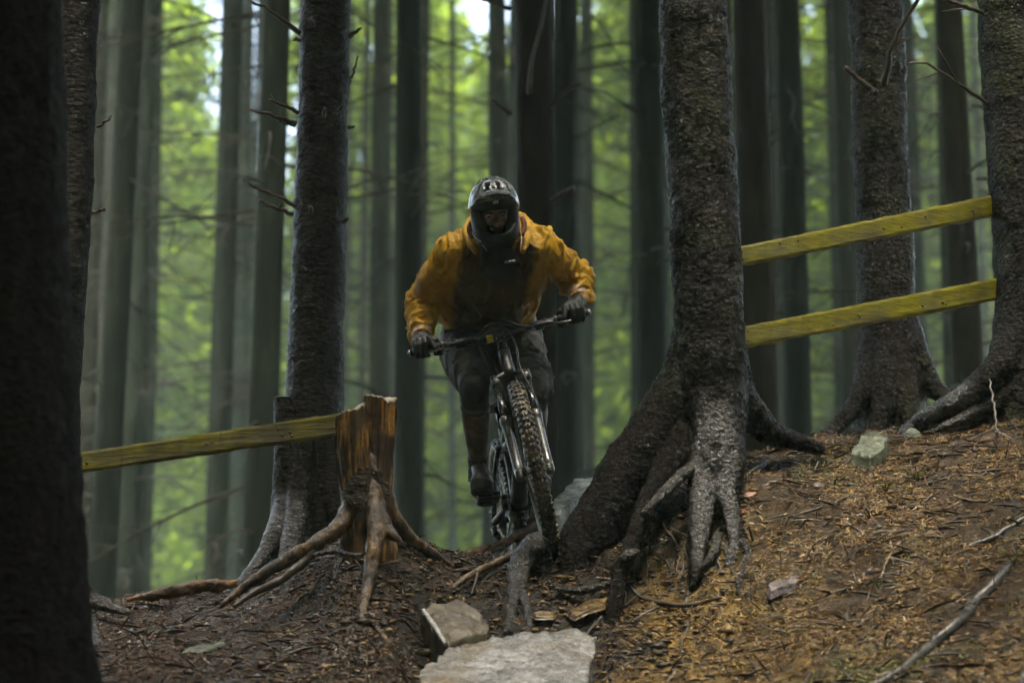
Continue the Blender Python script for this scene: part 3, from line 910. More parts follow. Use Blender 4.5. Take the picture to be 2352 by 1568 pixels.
for rows in ([(690, 78, 11.0, 7), (650, 48, 10.98, 6), (612, 20, 10.95, 4), (578, 4, 10.93, 3)],
             [(690, 94, 10.99, 5), (676, 90, 10.98, 4)],
             [(686, 260, 11.0, 6), (655, 244, 10.97, 4), (617, 228, 10.95, 2.5)],
             [(680, 284, 10.98, 6), (645, 272, 10.95, 5), (605, 258, 10.93, 4), (565, 251, 10.91, 3)],
             [(678, 290, 10.98, 4), (655, 284, 10.96, 3), (640, 276, 10.95, 2)],
             [(680, 474, 10.99, 6), (650, 458, 10.97, 5), (610, 440, 10.94, 4), (558, 413, 10.9, 2.5)],
             [(672, 492, 10.98, 6), (640, 480, 10.95, 5), (594, 460, 10.92, 3)],
             [(803, 84, 11.02, 7), (815, 76, 11.0, 5), (830, 66, 10.98, 3)],
             [(800, 195, 11.1, 4), (812, 165, 11.1, 3), (822, 130, 11.1, 2)],
             [(800, 292, 11.05, 4), (815, 291, 11.02, 3)],
             [(790, 510, 11.05, 5), (800, 500, 11.0, 4)],
             [(720, 60, 10.85, 4), (716, 40, 10.75, 2)],
             [(768, 265, 10.86, 5), (790, 240, 10.8, 2)],
             [(745, 270, 10.84, 5), (744, 250, 10.76, 4)],
             [(715, 485, 10.84, 6), (712, 475, 10.78, 4)],
             [(700, 620, 10.86, 5), (694, 612, 10.8, 3)]):
    twig(ringed, rows, forks=2 if abs(rows[0][0] - rows[-1][0]) > 50 else 0)
near_crown(ringed, 8.0, 1)

# --- the slim ringed tree by the dark edge tree
Y2 = 9.9
b = P(170, 1380, Y2)
slim = thing('conifer_tree', (b[0], Y2, b[2]), 'slim ringed conifer half hidden by the dark blurred trunk at the picture edge', 'tree')
body('trunk', [(0, 134, 228, Y2), (300, 122, 219, Y2), (500, 116, 207, Y2), (700, 106, 196, Y2), (900, 96, 185, Y2), (1150, 88, 182, Y2), (1380, 74, 186, Y2)],
     [[(140, 1200, 9.88, 30), (160, 1310, 9.85, 30), (205, 1368, 9.8, 20), (248, 1390, 9.75, 15), (296, 1408, 9.7, 8)],
      [(140, 1250, 9.8, 30), (160, 1350, 9.7, 26), (200, 1420, 9.5, 18), (222, 1470, 9.35, 15), (248, 1540, 9.1, 8)]],
     M_bark_ring, slim, 'ring', voxel=0.008, seed=3, mat2=True, where=lambda px, py: 0.8 * sstep(py, 1340, 1380))
twig(slim, [(222, 292, 9.85, 4), (238, 284, 9.83, 3.5), (256, 266, 9.81, 2)], forks=0)
twig(slim, [(212, 489, 9.85, 4), (228, 484, 9.83, 3.5), (242, 479, 9.81, 3)], forks=0)
near_crown(slim, 7.0, 2, 0.9)

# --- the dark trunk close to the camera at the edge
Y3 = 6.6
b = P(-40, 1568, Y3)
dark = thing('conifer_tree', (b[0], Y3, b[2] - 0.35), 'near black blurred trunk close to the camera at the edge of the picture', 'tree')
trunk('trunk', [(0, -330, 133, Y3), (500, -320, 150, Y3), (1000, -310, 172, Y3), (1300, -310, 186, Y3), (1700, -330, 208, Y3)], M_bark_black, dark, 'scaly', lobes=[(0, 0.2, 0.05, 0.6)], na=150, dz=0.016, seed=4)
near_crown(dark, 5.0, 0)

# --- the scaly tree between the boards and the wood
Y4 = 11.3
b = P(2040, 1000, Y4)
mid = thing('conifer_tree', (b[0], Y4, b[2]), 'dark scaly conifer crossed by both yellow boards, greenish rock at its foot', 'tree')
body('trunk', [(0, 1950, 2073, Y4), (250, 1957, 2080, Y4), (500, 1966, 2092, Y4), (700, 1972, 2106, Y4), (820, 1972, 2116, Y4), (900, 1968, 2122, Y4), (1000, 1960, 2130, Y4)],
     [[(2020, 760, 11.28, 36), (1990, 870, 11.22, 30), (1958, 935, 11.17, 23), (1922, 978, 11.12, 17), (1878, 1015, 11.05, 11)],
      [(2070, 720, 11.3, 38), (2106, 830, 11.28, 34), (2140, 885, 11.27, 27), (2172, 912, 11.25, 20), (2205, 940, 11.2, 13)],
      [(2040, 800, 11.2, 36), (2030, 900, 11.15, 30), (2022, 950, 11.1, 23), (2010, 988, 11.05, 16), (2002, 1020, 11.0, 9)],
      [(2070, 850, 11.2, 36), (2085, 940, 11.15, 28), (2100, 990, 11.1, 20)]],
     M_bark_scaly, mid, 'scaly', voxel=0.0085, seed=6, mat2=True, where=lambda px, py: 0.6 * sstep(py, 930, 1000))
twig(mid, [(2030, 195, 11.1, 9), (2042, 130, 11.0, 7), (2066, 70, 10.95, 6), (2108, 0, 10.9, 5), (2125, -30, 10.88, 4)], forks=2, label='long dark dead branch rising from a knot')
twig(mid, [(2015, 215, 11.1, 8), (1975, 185, 11.05, 7), (1940, 155, 11.0, 6)], forks=0)
for (x, y) in ((2000, 215), (2030, 255), (2050, 140)):
    twig(mid, [(x, y, 11.12, 6), (x + 4, y - 6, 11.04, 3)], forks=0, name='branch_stub')
near_crown(mid, 7.5, 2)

# --- the mossy tree at the edge where the boards end
Y5 = 10.4
b = P(2350, 950, Y5)
edge = thing('conifer_tree', (b[0], Y5, b[2]), 'broad mossy footed conifer cut by the picture edge, both boards end on it', 'tree')
body('trunk', [(0, 2250, 2425, Y5), (250, 2258, 2440, Y5), (450, 2275, 2452, Y5), (640, 2286, 2466, Y5), (740, 2290, 2475, Y5), (830, 2282, 2490, Y5), (950, 2268, 2510, Y5), (1110, 2258, 2530, Y5)],
     [[(2370, 640, 10.4, 80), (2345, 770, 10.36, 66), (2305, 850, 10.32, 48), (2235, 903, 10.36, 32), (2160, 945, 10.45, 25), (2105, 975, 10.55, 21), (2060, 1002, 10.65, 11)],
      [(2370, 820, 10.32, 50), (2340, 890, 10.28, 32), (2285, 930, 10.3, 21), (2220, 958, 10.35, 14), (2145, 990, 10.4, 7)]],
     bark_mat('mossy_scaly_bark', (0.002, 0.0016, 0.0013), (0.007, 0.005, 0.004), (0.022, 0.016, 0.012), (0.09, 0.085, 0.07), 0.66, spec=0.1, moss=0.45), edge, 'scaly', voxel=0.008, seed=8, amp=0.85, mat2=True, where=lambda px, py: 0.75 * sstep(-px, -2300, -2200) * sstep(py, 840, 900))
root(edge, [(2095, 978, 10.55, 13), (2082, 1000, 10.45, 11), (2090, 1022, 10.3, 6)], M_bark_grey, 'root', seg=18, n=20)
twig(edge, [(2290, 1000, 10.0, 3), (2284, 930, 10.1, 3), (2272, 870, 10.2, 2)], forks=0)
twig(edge, [(2272, 243, 10.35, 5), (2215, 200, 10.3, 4.5), (2170, 172, 10.26, 4), (2125, 145, 10.22, 3), (2080, 148, 10.2, 2)], forks=2, label='long bare twig hooked at the tip')
twig(edge, [(2262, 32, 10.35, 6), (2200, 10, 10.3, 5), (2140, -10, 10.25, 3)], forks=2)
near_crown(edge, 6.5, 1, 0.9)

# twigs on the brown trunk behind the rider
for rows in ([(1172, 262, 13.9, 7), (1150, 245, 13.8, 5), (1128, 228, 13.7, 4)], [(1262, 245, 13.9, 6), (1300, 210, 13.8, 5), (1335, 190, 13.7, 3)],
             [(1215, 215, 13.85, 7), (1222, 140, 13.7, 5), (1240, 70, 13.6, 5), (1258, -20, 13.5, 4)],
             [(1268, 462, 13.9, 8), (1290, 448, 13.8, 8), (1318, 432, 13.7, 6)], [(1170, 20, 13.9, 6), (1130, 6, 13.8, 5), (1100, -4, 13.7, 4)]):
    rws = [(a, b_, c, w) for a, b_, c, w in rows]
    o = twig(None, rws, forks=0)
    o.parent = bt; o.matrix_parent_inverse = (Matrix.Translation(bt.location) @ bt.rotation_euler.to_matrix().to_4x4() @ Matrix.Diagonal((*bt.scale, 1))).inverted()

# ------------------------------------------------------------------ the cut stump
t = NT('stump_wood')
v = t.coord((1, 1, 0.12)); w2 = t.coord()
f = t.noise(v, 42, 7, 0.65, 0.4); bl = t.noise(w2, 7, 4)
c = t.ramp(f, [(0.34, (0.020, 0.010, 0.005)), (0.49, (0.12, 0.066, 0.014)), (0.58, (0.38, 0.185, 0.030)), (0.72, (0.52, 0.37, 0.14))])
c = t.mix(t.map(bl, 0.44, 0.56, 0.0, 0.92), c, (0.024, 0.014, 0.009))
c = t.mix(t.map(t.noise(w2, 11, 3), 0.60, 0.70, 0, 0.7), c, (0.24, 0.055, 0.012))
t.set(Base_Color=c, Roughness=t.map(bl, 0.35, 0.65, 0.22, 0.55), Normal=t.bump(f, 0.7, 0.012)); M_stump = t.m
M_cut = noisy('grey_cut_face', [(0.35, (0.10, 0.085, 0.06)), (0.6, (0.30, 0.27, 0.20)), (0.75, (0.40, 0.38, 0.30))], 26, (1, 1, 1), (0.4, 0.7), bump=(90, 0.5, 0.004))
M_rootwood = noisy('pale_root_wood', [(0.32, (0.022, 0.014, 0.008)), (0.50, (0.090, 0.055, 0.026)), (0.66, (0.22, 0.155, 0.09)), (0.8, (0.34, 0.28, 0.20))], 26, (1, 1, 0.35), (0.14, 0.42), bump=(80, 0.7, 0.008))

t = NT('stump_root_wood')
v = t.coord((1, 1, 0.35)); w2 = t.coord()
f = t.noise(v, 34, 7, 0.68, 0.4); bl = t.noise(w2, 8, 5)
c = t.ramp(f, [(0.32, (0.016, 0.010, 0.006)), (0.50, (0.085, 0.048, 0.018)), (0.66, (0.20, 0.125, 0.055)), (0.80, (0.32, 0.26, 0.18))])
c = t.mix(t.map(bl, 0.44, 0.60, 0.0, 0.85), c, (0.022, 0.015, 0.010))
t.set(Base_Color=c, Roughness=t.map(bl, 0.35, 0.65, 0.16, 0.5), Normal=t.bump(f, 0.9, 0.012)); M_rootbase = t.m
def stem(parent, rows, top_l, top_r, n=64, dz=0.008, seed=0, name='stem'):
    """A stem whose outline is given row by row and whose top is a slanted saw cut from top_l to top_r (world)."""
    ctr = []
    for py, l, r_, Y in rows:
        a, b_ = P(l, py, Y), P(r_, py, Y); ctr.append((a[2], (a[0] + b_[0]) / 2, Y, (b_[0] - a[0]) / 2))
    ctr = np.array(sorted(ctr)); zt = max(top_l[2], top_r[2])
    zz = np.arange(ctr[0, 0] - 0.1, zt + 0.02, dz)
    f = lambda k: np.interp(zz, ctr[:, 0], ctr[:, k])
    th = np.linspace(0, 2 * math.pi, n, endpoint=False)
    ZZ, TT = np.meshgrid(zz, th, indexing='ij')
    q = np.stack([np.cos(TT).ravel() * 2.2, np.sin(TT).ravel() * 2.2, ZZ.ravel() * 2.0 + seed * 9], 1)
    q2 = np.stack([np.cos(TT).ravel() * 9, np.sin(TT).ravel() * 9, ZZ.ravel() * 2.5 + seed * 9], 1)
    RR = f(3)[:, None] * (1 + 0.10 * noise(q).reshape(ZZ.shape)) + 0.013 * fbm(q2, 3).reshape(ZZ.shape)
    Xc = f(1)[:, None] + RR * np.cos(TT); Yc_ = f(2)[:, None] + RR * np.sin(TT)
    slope = (top_r[2] - top_l[2]) / (top_r[0] - top_l[0])
    cutz = top_l[2] + slope * (Xc - top_l[0]) + 0.012 * np.sin(TT * 2) + 0.18 * (f(2)[:, None] - Yc_) * -0.3
    Zc = np.minimum(ZZ, cutz + 0.011 * noise(q2 * 1.2).reshape(ZZ.shape))
    V = np.stack([Xc, Yc_, Zc], 2).reshape(-1, 3)
    m = len(zz); idx = np.arange(m * n).reshape(m, n)
    F = np.stack([idx[:-1], np.roll(idx[:-1], -1, 1), np.roll(idx[1:], -1, 1), idx[1:]], -1).reshape(-1, 4)
    np_obj(name, V, F, M_stump, parent)
    ring = V[-n:]; cc = ring.mean(0); Vc, Fc = [cc + (0, 0, 0.004)], []
    for s in (0.35, 0.7, 0.985):
        for k in range(n):
            d = cc + (ring[k] - cc) * s; Vc.append(d + (0, 0, 0.003 + 0.004 * noise(np.array([d * 40]))[0]))
    Vc += [v_ - np.array((0, 0, 0.004)) for v_ in ring]
    g = G(); Fc = [(0, 1 + k, 1 + (k + 1) % n) for k in range(n)]
    for s in range(3):
        for k in range(n): Fc.append((1 + s * n + k, 1 + (s + 1) * n + k, 1 + (s + 1) * n + (k + 1) % n, 1 + s * n + (k + 1) % n))
    g.add(Vc, Fc); g.build('cut_face', M_cut, parent)

YS_ = 9.62
b = P(835, 1240, YS_)
stump = thing('tree_stump', (b[0], YS_, b[2]), 'twin cut stump with bare orange wood and roots, a yellow board nailed on', 'stump')
stem(stump, [(915, 770, 836, 9.55), (1000, 772, 842, 9.55), (1090, 780, 850, 9.56), (1160, 786, 862, 9.58), (1240, 780, 880, 9.6)], P(766, 962, 9.5), P(832, 925, 9.5), n=72, seed=1, name='stem')
stem(stump, [(905, 836, 910, 9.66), (960, 838, 909, 9.66), (1050, 838, 900, 9.64), (1130, 838, 896, 9.62), (1200, 830, 898, 9.62), (1260, 820, 912, 9.62)], P(834, 910, 9.6), P(910, 912, 9.6), n=72, seed=2, name='stem')
# left over patch of bark
bp_V, bp_F = [], []
rows_, cols_ = 26, 30
for i in range(rows_):
    for j in range(cols_):
        px = 784 + 112 * j / (cols_ - 1); py = 1070 + 104 * i / (rows_ - 1)
        fr = [Y_ - math.sqrt(max(q_ * q_ - (px - c_) ** 2, 0.0)) / PXM(9.6) for c_, q_, Y_ in ((814, 36, 9.565), (868, 31, 9.635))]
        p = P(px, py, min(fr) - 0.006 + 0.004 * noise(np.array([(px * 0.05, py * 0.05, 1.0)]))[0])
        p[1] -= 0.006 * worley(np.array([p / 0.014]))[0][0]
        bp_V.append(p)
edge_n = np.random.default_rng(2)
for i in range(rows_ - 1):
    for j in range(cols_ - 1):
        q_ = ((i - 12.5) / 12.5) ** 2 + ((j - 14.5) / 14.5) ** 2 + 0.55 * noise(np.array([(i * 0.24, j * 0.24, 3.0)]))[0]
        if q_ > 0.85: continue
        bp_F.append((i * cols_ + j, i * cols_ + j + 1, (i + 1) * cols_ + j + 1, (i + 1) * cols_ + j))
g = G(); g.add(bp_V, bp_F); o = g.build('bark_patch', bark_mat('olive_bark', (0.008, 0.006, 0.004), (0.030, 0.022, 0.012), (0.085, 0.062, 0.032), (0.14, 0.12, 0.08), 0.64, spec=0.2), stump)
sm_ = o.modifiers.new('thick', 'SOLIDIFY'); sm_.thickness = 0.005
g = G()
for rows in ([(1020, 776, 838, 9.56), (1100, 782, 846, 9.57), (1170, 790, 858, 9.6), (1235, 792, 868, 9.62), (1300, 790, 870, 9.64)], [(1020, 842, 898, 9.65), (1100, 840, 894, 9.63), (1180, 838, 892, 9.62), (1240, 832, 900, 9.62), (1300, 830, 900, 9.64)]):
    g.tube(np.array([np.append((P(l, py, Y) + P(r_, py, Y)) / 2, (r_ - l) / 2 / PXM(Y)) for py, l, r_, Y in rows]), seg=28, n=24)
SR = [[(818, 1040, 9.63, 26), (818, 1110, 9.60, 26), (805, 1170, 9.55, 25), (775, 1215, 9.50, 20), (735, 1240, 9.46, 17), (700, 1262, 9.44, 17), (650, 1290, 9.44, 16), (590, 1328, 9.42, 13), (540, 1365, 9.4, 9), (500, 1398, 9.38, 5)],
      [(850, 1020, 9.66, 27), (853, 1090, 9.61, 27), (860, 1160, 9.54, 25), (864, 1215, 9.46, 22), (858, 1260, 9.40, 18), (850, 1310, 9.36, 16), (838, 1380, 9.26, 12), (826, 1450, 9.12, 10), (815, 1530, 8.86, 7)],
      [(872, 1100, 9.64, 24), (890, 1165, 9.66, 24), (922, 1212, 9.68, 18), (962, 1250, 9.72, 14), (1002, 1276, 9.76, 11), (1045, 1304, 9.76, 6)],
      [(868, 1180, 9.52, 20), (890, 1218, 9.48, 17), (914, 1238, 9.46, 10), (926, 1246, 9.45, 4)]]
for s in SR: g.tube(catmull(wpts(s), 50), seg=22)
V, N, F = fuse(g, 0.0058, 8)
V = V + N * (0.006 * fbm(V / (0.05, 0.05, 0.09), 3) + 0.0035 * fbm(V / (0.012, 0.012, 0.05), 3))[:, None]
fobj('root_base', V, F, M_rootbase, stump)
root(stump, [(738, 1245, 9.46, 11), (690, 1298, 9.42, 11), (640, 1335, 9.38, 10), (585, 1362, 9.36, 8), (540, 1392, 9.32, 5)], M_twig, 'root', seg=18, n=60)
root(stump, [(720, 1275, 9.36, 5), (770, 1265, 9.34, 7), (800, 1275, 9.3, 6), (840, 1268, 9.3, 3)], M_bark_grey, 'root', seg=10, n=30)
root(stump, [(790, 1275, 9.32, 5), (772, 1300, 9.28, 5), (768, 1330, 9.22, 4)], M_bark_grey, 'root', seg=10, n=22)
root(stump, [(820, 1505, 8.9, 5), (800, 1530, 8.8, 4), (785, 1565, 8.65, 3)], M_twig, 'root', seg=8, n=20)
root(stump, [(822, 1505, 8.9, 5), (850, 1540, 8.75, 4), (880, 1566, 8.65, 3)], M_twig, 'root', seg=8, n=20)

# ------------------------------------------------------------------ the yellow boards
def board_mat():
    t = NT('weathered_yellow_paint')
    v = t.coord((0.6, 3, 9)); w_ = t.coord()
    gr = t.noise(v, 9, 6, 0.6, 0.5); bl = t.noise(w_, 5, 5); fl = t.noise(t.coord((1, 1, 2.2)), 34, 5, 0.7)
    c = t.ramp(gr, [(0.3, (0.085, 0.080, 0.002)), (0.5, (0.185, 0.172, 0.003)), (0.7, (0.28, 0.258, 0.012))])
    c = t.mix(t.map(bl, 0.44, 0.62, 0, 0.85), c, (0.062, 0.054, 0.010))
    c = t.mix(t.map(fl, 0.64, 0.72, 0, 0.7), c, (0.045, 0.035, 0.015))
    ck = t.noise(t.coord((0.5, 2, 30)), 3.0, 5, 0.6, 0.3)
    crack = t.math('MULTIPLY', t.map(t.math('ABSOLUTE', t.math('SUBTRACT', ck, 0.5)), 0.0, 0.018, 1.0, 0.0), t.map(bl, 0.42, 0.55, 0.0, 0.9))
    c = t.mix(crack, c, (0.022, 0.017, 0.006))
    c = t.mix(t.map(t.noise(t.coord((9, 2, 1.5)), 2.6, 4, 0.7), 0.60, 0.68, 0, 0.55), c, (0.05, 0.042, 0.012))
    t.set(Base_Color=c, Roughness=t.map(bl, 0.3, 0.7, 0.35, 0.6), Normal=t.bump(t.math('SUBTRACT', gr, crack), 0.5, 0.004))
    return t.m
M_board = board_mat()
M_nail = noisy('rusty_nail', [(0.4, (0.03, 0.02, 0.015)), (0.7, (0.10, 0.06, 0.04))], 40, rough=(0.4, 0.7), metal=0.6)
def board(tl, bl, tr, br, thick, label, seed):
    """Four corners (px, py, Y): sawn board with slightly uneven edges, two nails at each end."""
    n, m = 60, 9
    A, B, C, D = (P(*q) for q in (tl, bl, tr, br))
    r_ = np.random.default_rng(seed); V = []
    for side in (0, 1):
        for i in range(n):
            s = i / (n - 1)
            for j in range(m):
                u = j / (m - 1)
                p = (A * (1 - u) + B * u) * (1 - s) + (C * (1 - u) + D * u) * s
                p = p + np.array((0, thick if side else 0, 0))
                if j in (0, m - 1): p = p + np.array((0, 0, 0.0060 * noise(np.array([(s * 22, seed + j, side * 0.3)]))[0])) + (0, (-1 if side else 1) * 0.003, 0)
                elif not side: p = p + np.array((0, -0.0012 * noise(np.array([(s * 6, u * 30, seed)]))[0], 0))
                if i in (0, n - 1): p = p + (C - A) / np.linalg.norm(C - A) * 0.006 * r_.normal()
                V.append(p)
    ix = lambda sd, i, j: sd * n * m + i * m + j
    F = []
    for i in range(n - 1):
        for j in range(m - 1):
            F.append((ix(0, i, j), ix(0, i, j + 1), ix(0, i + 1, j + 1), ix(0, i + 1, j)))
            F.append((ix(1, i, j), ix(1, i + 1, j), ix(1, i + 1, j + 1), ix(1, i, j + 1)))
        F.append((ix(0, i, 0), ix(0, i + 1, 0), ix(1, i + 1, 0), ix(1, i, 0)))
        F.append((ix(0, i, m - 1), ix(1, i, m - 1), ix(1, i + 1, m - 1), ix(0, i + 1, m - 1)))
    for j in range(m - 1):
        F.append((ix(0, 0, j), ix(1, 0, j), ix(1, 0, j + 1), ix(0, 0, j + 1)))
        F.append((ix(0, n - 1, j), ix(0, n - 1, j + 1), ix(1, n - 1, j + 1), ix(1, n - 1, j)))
    g = G().add(V, F)
    bd = g.build('wooden_board', M_board, None, sm=False, org=(A + D) / 2)
    tag(bd, label, 'board', 'yellow boards fencing the trail')
    for s in (0.02, 0.98):
        for u in (0.3, 0.7):
            p = (A * (1 - u) + B * u) * (1 - s) + (C * (1 - u) + D * u) * s
            G().ball(p + (0, -0.001, 0), (0.004, 0.002, 0.004), 8, 4).build('nail', M_nail, bd)
    # knots as slightly raised dark ovals
    for k in range(7):
        s, u = r_.uniform(0.06, 0.94), r_.uniform(0.2, 0.8)
        p = (A * (1 - u) + B * u) * (1 - s) + (C * (1 - u) + D * u) * s
        G().ball(p + (0, 0.0005, 0), (r_.uniform(0.005, 0.011), 0.003, r_.uniform(0.004, 0.008)), 10, 5).build('knot', M_knot, bd)
    return bd
M_knot = noisy('dark_knot', [(0.4, (0.035, 0.025, 0.008)), (0.7, (0.12, 0.085, 0.012))], 60, rough=(0.4, 0.6))
board((160, 1042, 9.75), (160, 1088, 9.75), (790, 946, 9.52), (786, 998, 9.52), 0.025, 'low yellow board running from the slim edge trunk to the cut stump', 1)
board((1690, 568, 9.83), (1694, 612, 9.83), (2325, 438, 10.44), (2327, 487, 10.44), 0.025, 'upper yellow board between the big flared tree and the edge tree', 2)
board((1704, 750, 9.83), (1706, 799, 9.83), (2335, 629, 10.44), (2337, 680, 10.44), 0.025, 'lower yellow board between the big flared tree and the edge tree', 3)
# ------------------------------------------------------------------ the mountain bike
Af = P(1230, 1077, 9.95); Ar = P(1170, 1192, 11.13)
e1 = (Af - Ar) / np.linalg.norm(Af - Ar)
U0 = np.array((0, 0, 1.0)) - e1[2] * e1; U0 /= np.linalg.norm(U0)
L0 = np.cross(U0, e1)
ROLL = R(9.6)
eU = math.cos(ROLL) * U0 - math.sin(ROLL) * L0
eL = math.cos(ROLL) * L0 + math.sin(ROLL) * U0
WB = np.linalg.norm(Af - Ar)
def B(s, l, u): return Ar + s * e1 + l * eL + u * eU
HA = R(63.5)
AC = 0.540
ax_l = np.array((-math.cos(HA), math.sin(HA)))                 # steering axis, up and back, in (s, u)
crown_su = np.array((WB, 0.0)) + AC * ax_l - 0.044 * np.array((math.sin(HA), math.cos(HA)))
head_su = crown_su + 0.150 * ax_l
ax_w = ax_l[0] * e1 + ax_l[1] * eU
piv = B(crown_su[0], 0, crown_su[1])
STEER = R(-7.0)
Ms = np.array(Matrix.Rotation(STEER, 3, Vector(ax_w)))
def S(s, l, u): return piv + Ms @ (B(s, l, u) - piv)           # steered parts
def Sd(v): return Ms @ v
def su(p, l=0.0): return S(p[0], l, p[1])

M_frame = noisy('matt_black_frame', [(0.35, (0.012, 0.012, 0.012)), (0.7, (0.030, 0.028, 0.026))], 20, rough=(0.3, 0.6), bump=(120, 0.1, 0.002))
M_fork = noisy('muddy_fork_paint', [(0.35, (0.030, 0.028, 0.025)), (0.6, (0.075, 0.070, 0.062)), (0.75, (0.13, 0.115, 0.09))], 22, rough=(0.18, 0.5), bump=(90, 0.25, 0.002), coat=0.4)
M_stanch = noisy('dark_stanchion', [(0.4, (0.035, 0.035, 0.036)), (0.7, (0.08, 0.08, 0.08))], 40, rough=(0.12, 0.3), metal=0.6)
M_rubber = noisy('muddy_tyre_rubber', [(0.36, (0.018, 0.015, 0.012)), (0.5, (0.055, 0.043, 0.030)), (0.66, (0.17, 0.135, 0.085))], 18, rough=(0.22, 0.55), bump=(160, 0.4, 0.003))
M_alloy = noisy('black_alloy', [(0.4, (0.018, 0.018, 0.020)), (0.7, (0.055, 0.052, 0.055))], 40, rough=(0.2, 0.4), metal=0.5)
M_steel = noisy('steel', [(0.4, (0.25, 0.25, 0.25)), (0.7, (0.45, 0.44, 0.42))], 60, rough=(0.2, 0.4), metal=1.0)
M_cable = noisy('black_cable', [(0.4, (0.012, 0.012, 0.012)), (0.7, (0.03, 0.03, 0.03))], 60, rough=(0.25, 0.4))
M_grip = noisy('rubber_grip', [(0.4, (0.012, 0.012, 0.012)), (0.7, (0.035, 0.033, 0.03))], 80, rough=(0.5, 0.8), bump=(200, 0.5, 0.003))
M_yel = noisy('yellow_sticker', [(0.3, (0.62, 0.50, 0.02)), (0.7, (0.78, 0.64, 0.04))], 30, rough=(0.3, 0.5))

bike_org = B(WB * 0.5, 0, -0.372)
bike = thing('mountain_bike', bike_org, 'muddy dark mountain bike tilted over the root step, ridden towards the camera', 'bicycle')

def wheel(name, C, fwd, up, left, front, parent):
    """fwd, up, left: unit axes of the wheel."""
    Rr, rt = 0.340, 0.031
    hub = G()
    hub.tube([np.append(C - left * 0.052, 0.012), np.append(C - left * 0.046, 0.026), np.append(C - left * 0.02, 0.016), np.append(C + left * 0.02, 0.016), np.append(C + left * 0.046, 0.026), np.append(C + left * 0.052, 0.012)], seg=18)
    w = hub.build(name, M_alloy, parent)
    nseg, npf = 120, 16
    V = []
    for k in range(nseg):
        a = 2 * math.pi * k / nseg; rd = math.cos(a) * fwd + math.sin(a) * up
        for j in range(npf):
            b_ = -2.45 + 4.9 * j / (npf - 1)
            V.append(C + rd * (Rr + rt * math.cos(b_)) + left * rt * 1.0 * math.sin(b_))
    F = [(k * npf + j, ((k + 1) % nseg) * npf + j, ((k + 1) % nseg) * npf + j + 1, k * npf + j + 1) for k in range(nseg) for j in range(npf - 1)]
    g = G().add(V, F)
    rows = 78
    for k in range(rows):
        for pat in ((0.27, 0.0), (-0.27, 0.0), (0.78, 0.5), (-0.78, 0.5)) if k % 2 == 0 else ((0.24, 0.1), (-0.24, 0.1)):
            a = 2 * math.pi * (k + pat[1]) / rows
            rd = math.cos(a) * fwd + math.sin(a) * up; tg = -math.sin(a) * fwd + math.cos(a) * up
            nr = rd * math.cos(pat[0]) + left * math.sin(pat[0]); tr = np.cross(tg, nr)
            g.box(C + rd * Rr + nr * (rt + 0.0025), tg * 0.0082, tr * 0.0068, nr * 0.0046, 0.22)
        for sd in (-1.08, 1.08):
            a = 2 * math.pi * (k + 0.5) / rows
            rd = math.cos(a) * fwd + math.sin(a) * up; tg = -math.sin(a) * fwd + math.cos(a) * up
            nr = rd * math.cos(sd) + left * math.sin(sd); tr = np.cross(tg, nr)
            g.box(C + rd * Rr + nr * (rt + 0.002), tg * 0.0075, tr * 0.006, nr * 0.0042, 0.25)
    def sub(o, nm):
        o.parent = w; o.location = (0, 0, 0); o.name = nm
        return o
    lp = np.array(parent.location)
    def b2(gg, nm, mat, sm=True):
        o = link(nm, gg.mesh(nm, lp, sm), mat, w); return o
    me = g.mesh('tyre', lp, True); o = link('tyre', me, M_rubber, w)
    # rim
    V, F = [], []
    prof = [(0.318, -0.016), (0.318, 0.016), (0.309, 0.016), (0.296, 0.009), (0.290, 0.0), (0.296, -0.009), (0.309, -0.016)]
    for k in range(nseg):
        a = 2 * math.pi * k / nseg; rd = math.cos(a) * fwd + math.sin(a) * up
        for r_, l in prof: V.append(C + rd * r_ + left * l)
    n = len(prof)
    F = [(k * n + j, ((k + 1) % nseg) * n + j, ((k + 1) % nseg) * n + (j + 1) % n, k * n + (j + 1) % n) for k in range(nseg) for j in range(n)]
    b2(G().add(V, F), 'rim', M_alloy)
    g = G()
    for k in range(32):
        a = 2 * math.pi * k / 32; sd = 1 if k % 2 else -1; a2 = a + (0.9 if (k // 2) % 2 else -0.9)
        rd = math.cos(a) * fwd + math.sin(a) * up; rh = math.cos(a2) * fwd + math.sin(a2) * up
        g.tube([C + rh * 0.027 + left * 0.034 * sd, C + rd * 0.296 + left * 0.004 * sd], r=0.0011, seg=5, caps=False)
    b2(g, 'spokes', M_steel)
    # brake disc on the rider's left
    V, F = [], []
    m = 72
    for k in range(m):
        a = 2 * math.pi * k / m; rd = math.cos(a) * fwd + math.sin(a) * up
        q = 0.0025 * (1 if k % 6 < 3 else -1)
        for r_, l in ((0.098 + q, 0.0395), (0.098 + q, 0.0415), (0.080, 0.0415), (0.080, 0.0395)): V.append(C + rd * r_ + left * l)
    F = [(k * 4 + j, ((k + 1) % m) * 4 + j, ((k + 1) % m) * 4 + (j + 1) % 4, k * 4 + (j + 1) % 4) for k in range(m) for j in range(4)]
    g = G().add(V, F)
    for k in range(6):
        a = 2 * math.pi * k / 6; a2 = a + 0.45
        g.tube([C + (math.cos(a) * fwd + math.sin(a) * up) * 0.024 + left * 0.0405, C + (math.cos(a2) * fwd + math.sin(a2) * up) * 0.082 + left * 0.0405], r=0.004, seg=6)
    b2(g, 'brake_disc', M_steel)
    return w
wf, wu = Sd(e1), Sd(eU); wl = Sd(eL)
Cf = S(WB, 0, 0)
wheel('front_wheel', Cf, wf, wu, wl, True, bike)
wheel('rear_wheel', Ar, e1, eU, eL, False, bike)

